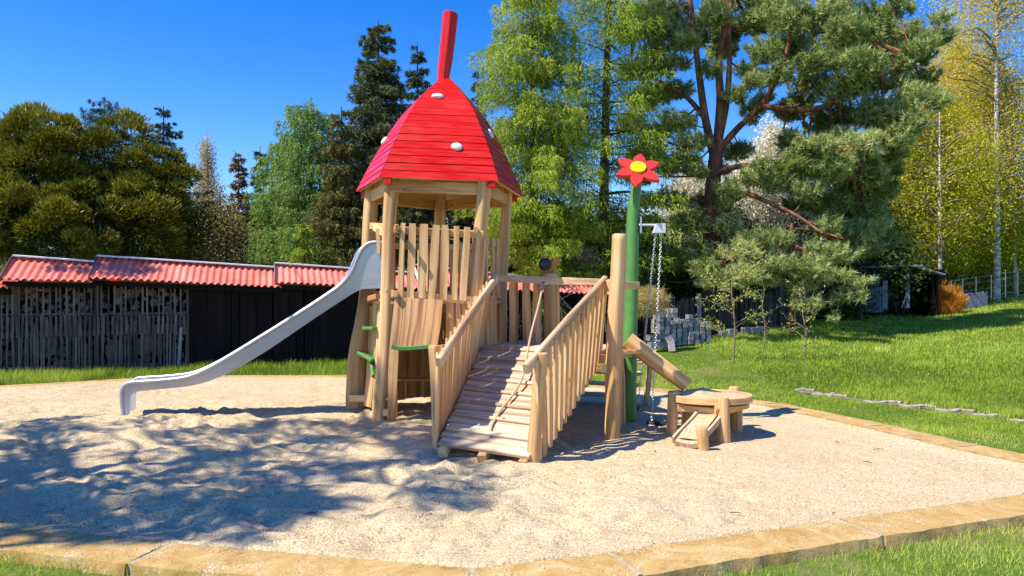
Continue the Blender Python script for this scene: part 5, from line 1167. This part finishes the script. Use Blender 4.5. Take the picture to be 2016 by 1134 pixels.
# ------------------------------------------------------------ concrete edging in the meadow
def edg(x):  # pixel track of the edging
    return np.interp(x, [1590, 1650, 1720, 1800, 1900, 2016, 2120, 2300], [771, 783, 792, 801, 813, 829, 845, 880])
def ground_hit(px, py):
    d = np.array([(px-HX)/F, 1, (HY-py)/F]); s_ = 3.
    for _ in range(4000):
        p = d*s_+[0, 0, EYE]
        if p[2] <= tz(p[0], p[1]): return p
        s_ += .01
    return p
trk = np.array([ground_hit(x_, edg(x_)) for x_ in range(1570, 2300, 30)])
k = 0; x = 1588
M['bare'] = plain('bare_soil', (.19, .14, .085), rough=1., noise=.35, scale=10, bump=.8)
V = []; Fs = []
for i, p in enumerate(trk):
    for s_ in (-.17, -.06, .06, .17):
        q = p+np.array([.03*s_, s_+random.uniform(-.05, .05), 0]); V.append((q[0], q[1], tz(q[0], q[1])+.010))
for i in range(len(trk)-1):
    for j in range(3): Fs.append([i*4+j, (i+1)*4+j, (i+1)*4+j+1, i*4+j+1])
mb = MB(); mb.add(V, Fs); o = mb.build('bare_earth_strip', M['bare'], None); tag(o, kind='structure')
while x < 2290:
    if 1658 < x < 1722: x = 1722
    p = ground_hit(x, edg(x)); s_ = p[1]/F
    a = np.linspace(math.pi*.95, math.pi*.05, 9) if k % 2 == 0 else np.linspace(-math.pi*.95, -math.pi*.05, 9)
    r_ = .15; pts = [p+np.array([r_*math.cos(q), r_*.9*math.sin(q)*(1 if True else 1), -.0+random.uniform(-.008, .008)]) for q in a]
    mb = MB(); mb.sweep(pts, rrect(.034, .035, .01), DN, sa=1+.15*rng.random(9)); o = mb.build('edging_stone', M['edge_stone'], None, smooth=40, loc=tuple(p)); tag(o, '%s curved concrete edging stone from the left in the meadow strip' % ORD[k], 'edging stone', 'scalloped edging stones across the meadow')
    x += .27/s_*.97; k += 1
trk = trk[np.argsort(trk[:, 0])]
# ------------------------------------------------------------ garden hut on the right
def hutp(x, D): return np.array([(x-HX)/F*D, D, 0.])
HD = 27.; zb = tz((1780-HX)/F*HD, HD)
hut = thing('garden_hut', 'dark open garden hut with flat grey roofs under the birches', 'hut', (*hutp(1780, HD)[:2], zb))
mb = MB(); r0, r1 = W(1695, 526, HD), W(1824, 523, HD); mb.sweep([r0+[0, .9, 0], r1+[0, .9, 0]], rrect(.9, .035, .01), (0, 1, 0)); mb.build('roof', M['bluegrey'], hut)
mb = MB(); mb.sweep([W(1820, 529, HD-.1)+[0, .8, 0], W(1862, 541, HD-.1)+[0, .8, 0]], rrect(.8, .03, .01), (0, 1, 0)); mb.build('roof', M['bluegrey'], hut)
def hbox(x0, x1, y0, y1, D, m_, name, th_=.05):
    a = W(x0, y0, D); b_ = W(x1, y1, D); mb = MB(); c = (a+b_)/2; mb.sweep([(c[0], D, a[2]), (c[0], D, b_[2])], rrect(abs(b_[0]-a[0])/2, th_, .005), X1); return mb.build(name, M[m_], hut)
hbox(1700, 1862, 640, 530, HD+1.9, 'blackboard', 'back_wall'); hbox(1841, 1846, 632, 538, HD+.3, 'blackboard', 'post')
a = W(1700, 530, HD); mb = MB(); mb.sweep([(a[0], HD+.95, zb-.3), (a[0], HD+.95, a[2])], rrect(.03, .95, .005), X1); mb.build('side_wall', M['blackboard'], hut)
a = W(1845, 540, HD); mb = MB(); mb.sweep([(a[0], HD+1.1, zb-.3), (a[0], HD+1.1, a[2])], rrect(.03, .8, .005), X1); mb.build('side_wall', M['blackboard'], hut)
hbox(1707, 1731, 562, 540, HD, 'bluegrey', 'window_panel', .03); hbox(1738, 1747, 610, 553, HD-.1, 'bluegrey', 'door', .03); hbox(1735, 1738, 612, 534, HD, 'greyslat', 'post'); hbox(1783, 1790, 606, 541, HD, 'bluegrey', 'post')
mb = MB(); mb.sweep([W(1775, 606, HD-.1), W(1787, 575, HD-.02)], rrect(.025, .02, .004), X1); mb.build('brace', M['bluegrey'], hut)
mb = MB()
for i in range(14):
    x = 1694+i*3.3; mb.sweep([W(x, 615, HD-.2), W(x, 563+random.uniform(-2, 2), HD-.2)], rrect(.017, .008, .002), X1)
mb.build('pickets', M['bluegrey'], hut)
# wire fence posts beyond
wf = thing('wire_fence', 'wire mesh fence on thin grey posts along the top of the meadow at right', 'fence', at_px(1895, 31.))
pp = []
for x in (1872, 1895, 1921, 1951, 1979, 2003, 2030, 2058):
    D = 31.5+(x-1895)*.006; q = at_px(x, D); pp.append(q); mb = MB(); mb.tube([q-DN*.2, q+DN*1.15], .028, 6); mb.build('post', M['galv'], wf)
for hz in (.25, .6, .9, 1.12):
    mb = MB(); mb.tube([q+DN*hz for q in pp], .006, 4); mb.build('wire', M['galv'], wf)
mb = MB(); q0, q1 = at_px(1880, 29.2), at_px(1945, 29.6)
for i in range(26):
    t = i/26; p = q0*(1-t)+q1*t; mb.sweep([p-DN*.1, p+DN*(.62+random.uniform(-.05, .05))], rrect(.03, .01, .002), X1)
mb.build('pickets', M['bluegrey'], wf)
# small house glimpsed between the trees
hs_ = thing('house', 'distant house with a pale roof glimpsed low between the trees above the shed', 'house', at_px(470, 40.))
c = W(470, 508, 40.); mb = MB(); mb.sweep([(c[0]-2, 40., 0), (c[0]-2, 40., c[2])], rrect(1.6, 2., .01), X1); mb.build('wall', M['blackboard'], hs_)
mb = MB(); mb.sweep([W(452, 494, 40.)+[0, -2.2, 0], W(452, 494, 40)+[0, 2.2, 0]], [(-.4, 0), (1.3, -.55), (1.3, -.65), (-.4, -.1)], X1); mb.build('roof', M['cap'], hs_)
# ------------------------------------------------------------ grass
M['grass'] = leaf('grass_blades', (.14, .235, .02), (.35, .475, .045), (.58, .62, .14), .35, rough=.5)
def grass(name, label, n_, px0, px1, py0, py1, hmin, hmax, w0, keep=None, yb=None, tb=0.):
    px = rng.uniform(px0, px1, n_); py = rng.uniform(py0, py1, n_)
    D = F*EYE/np.maximum(py-HY, 3.); X = (px-HX)/F*D
    for _ in range(12):  # settle on the terrain
        z = terrain(X, D); D = np.clip(F*(EYE-z)/np.maximum(py-HY, -60+0*py), 2, 60) if False else D*.6+.4*np.clip(F*(EYE-z)/np.where(np.abs(py-HY) < 1, 1, py-HY), 2, 60); X = (px-HX)/F*D
    return X, D
def strip_ok(X, Y):
    yt = np.interp(X, trk[:, 0], trk[:, 1], left=-99, right=-99)
    return (np.abs(Y-yt) > .17+.12*vnoise(X*5, Y*5, 77)) | (rng.random(X.shape) < .12)
def grass_xy(X, Y, hmin, hmax, tb=0., wk=1.):
    z = terrain(X, Y); d = np.hypot(X, Y)
    ok = ~inside(KX, X, Y) & ((np.min(np.hypot(X[:, None]-trk[None, :, 0]*1., (Y[:, None]-trk[None, :, 1])), axis=1) > .22) if False else strip_ok(X, Y)); X, Y, z, d = X[ok], Y[ok], z[ok], d[ok]; n_ = len(X)
    pat = vnoise(X*.8, Y*.8, 21)*.6+vnoise(X*3.1, Y*3.1, 22)*.4
    h = (hmin+(hmax-hmin)*rng.random(n_))*(.5+1.1*pat); yt = np.interp(X, trk[:, 0], trk[:, 1], left=99, right=-99); h = h*np.where((Y < yt) & (X > 2.5) & (Y > 6), .42, 1.); wd = np.maximum(.0045, d*.00115)*wk*rng.uniform(.7, 1.3, n_)
    ln_ = unit(np.stack([rng.normal(0, .38, n_), rng.normal(0, .38, n_), np.ones(n_)], 1))
    P = np.stack([X, Y, z-.01], 1); tn = .45+tb+(pat-.5)*.8+(vnoise(X*.35, Y*.35, 91)-.5)*.5+rng.normal(0, .18, n_); dry = rng.random(n_) < .05*(pat < .45); tn = np.where(dry, 1.0, tn)
    return P, ln_, h, wd, tn
Pl = []
def addg(X, Y, hmin, hmax, tb=0., wk=1.): Pl.append(grass_xy(X, Y, hmin, hmax, tb, wk))
# meadow right and behind: radius and bearing sampled so that near grass is denser
n_ = 420000; q = rng.uniform(-.12, .95, n_); u_ = rng.random(n_); Y = 1/(1/8.5*(1-u_)+1/36.*u_); X = q*Y
k_ = (Y > 8.0) | (X > 4.3); addg(X[k_], Y[k_], .04, .11)
# nearer right side
n_ = 90000; X = rng.uniform(4.2, 10.5, n_); Y = rng.uniform(4.5, 12, n_); addg(X, Y, .03, .09, .08)
# strip before the shed
n_ = 75000; X = rng.uniform(-13, .5, n_); Y = rng.uniform(13., 18.5, n_); k_ = Y < 14.68+.336*(X+10.25); addg(X[k_], Y[k_], .09, .20, -.1, .8)
# foreground strips
n_ = 60000; X = rng.uniform(.3, 6.5, n_); Y = rng.uniform(3.3, 6.4, n_); addg(X, Y, .02, .07, .24, .8)
n_ = 26000; X = rng.uniform(-5.5, -1.2, n_); Y = rng.uniform(3.6, 5.2, n_); k_ = rng.random(n_) < .25+.75*(vnoise(X*4, Y*4, 51) > .45); addg(X[k_], Y[k_], .03, .15, .12, .9)
P, Dd, h, wd, tn = [np.concatenate([g_[i] for g_ in Pl]) for i in range(5)]
o = leaves('grass', P, Dd, h, wd, tn, M['grass'], None); tag(o, 'fresh bright green meadow grass growing around the gravel bed', 'grass', kind='stuff')
# loose gravel grains scattered on the kerb
n_ = 1500; V = []; Fs = []; mb = MB(); idx = rng.integers(0, 5, n_)
for i in range(n_):
    k = random.choice([20, 20, 0, 0, 1, 2, 3, 3, 4, 4]); t = random.random(); s_ = random.random()**1.5; a, b, d, c = KI[k], KI[(k+1) % NK], KO[k], KO[(k+1) % NK]
    p = (a*(1-t)+b*t)*(1-s_*.95)+(d*(1-t)+c*t)*s_*.95; r_ = random.uniform(.0025, .006)
    q = [(p[0]+r_*math.cos(w_), p[1]+r_*math.sin(w_), .047) for w_ in np.arange(4)*1.57+random.random()]+[(p[0], p[1], .047+r_*1.2), ]
    mb.add(q, [[0, 1, 4], [1, 2, 4], [2, 3, 4], [3, 0, 4]])
o = mb.build('gravel_grains', M['gravel'], None, smooth=None); tag(o, 'loose pale gravel grains strewn over the sandstone kerb', 'gravel', kind='stuff')

# small twigs and bark bits dropped on the gravel
mb = MB()
for i in range(80):
    x, y = random.uniform(-5, 4), random.uniform(4.9, 11.5)
    if not inside(KI, np.array([x]), np.array([y]))[0]: continue
    z_ = float(sandz(np.array([[x]]), np.array([[y]]))[0, 0])+.012; a = random.uniform(0, 6.28); L_ = random.choice([.015, .02, .03, .05, .09])
    d = np.array([math.cos(a), math.sin(a), .05]); mb.tube([np.array([x, y, z_]), np.array([x, y, z_])+d*L_*.5+[0, 0, .006], np.array([x, y, z_])+d*L_+rng.normal(0, .01, 3)*[1, 1, .2]], [.003, .0035, .002], 4)
o = mb.build('twig_litter', M['bark'], None); tag(o, 'small dark twigs and bark bits scattered over the pale gravel', 'twigs', kind='stuff')
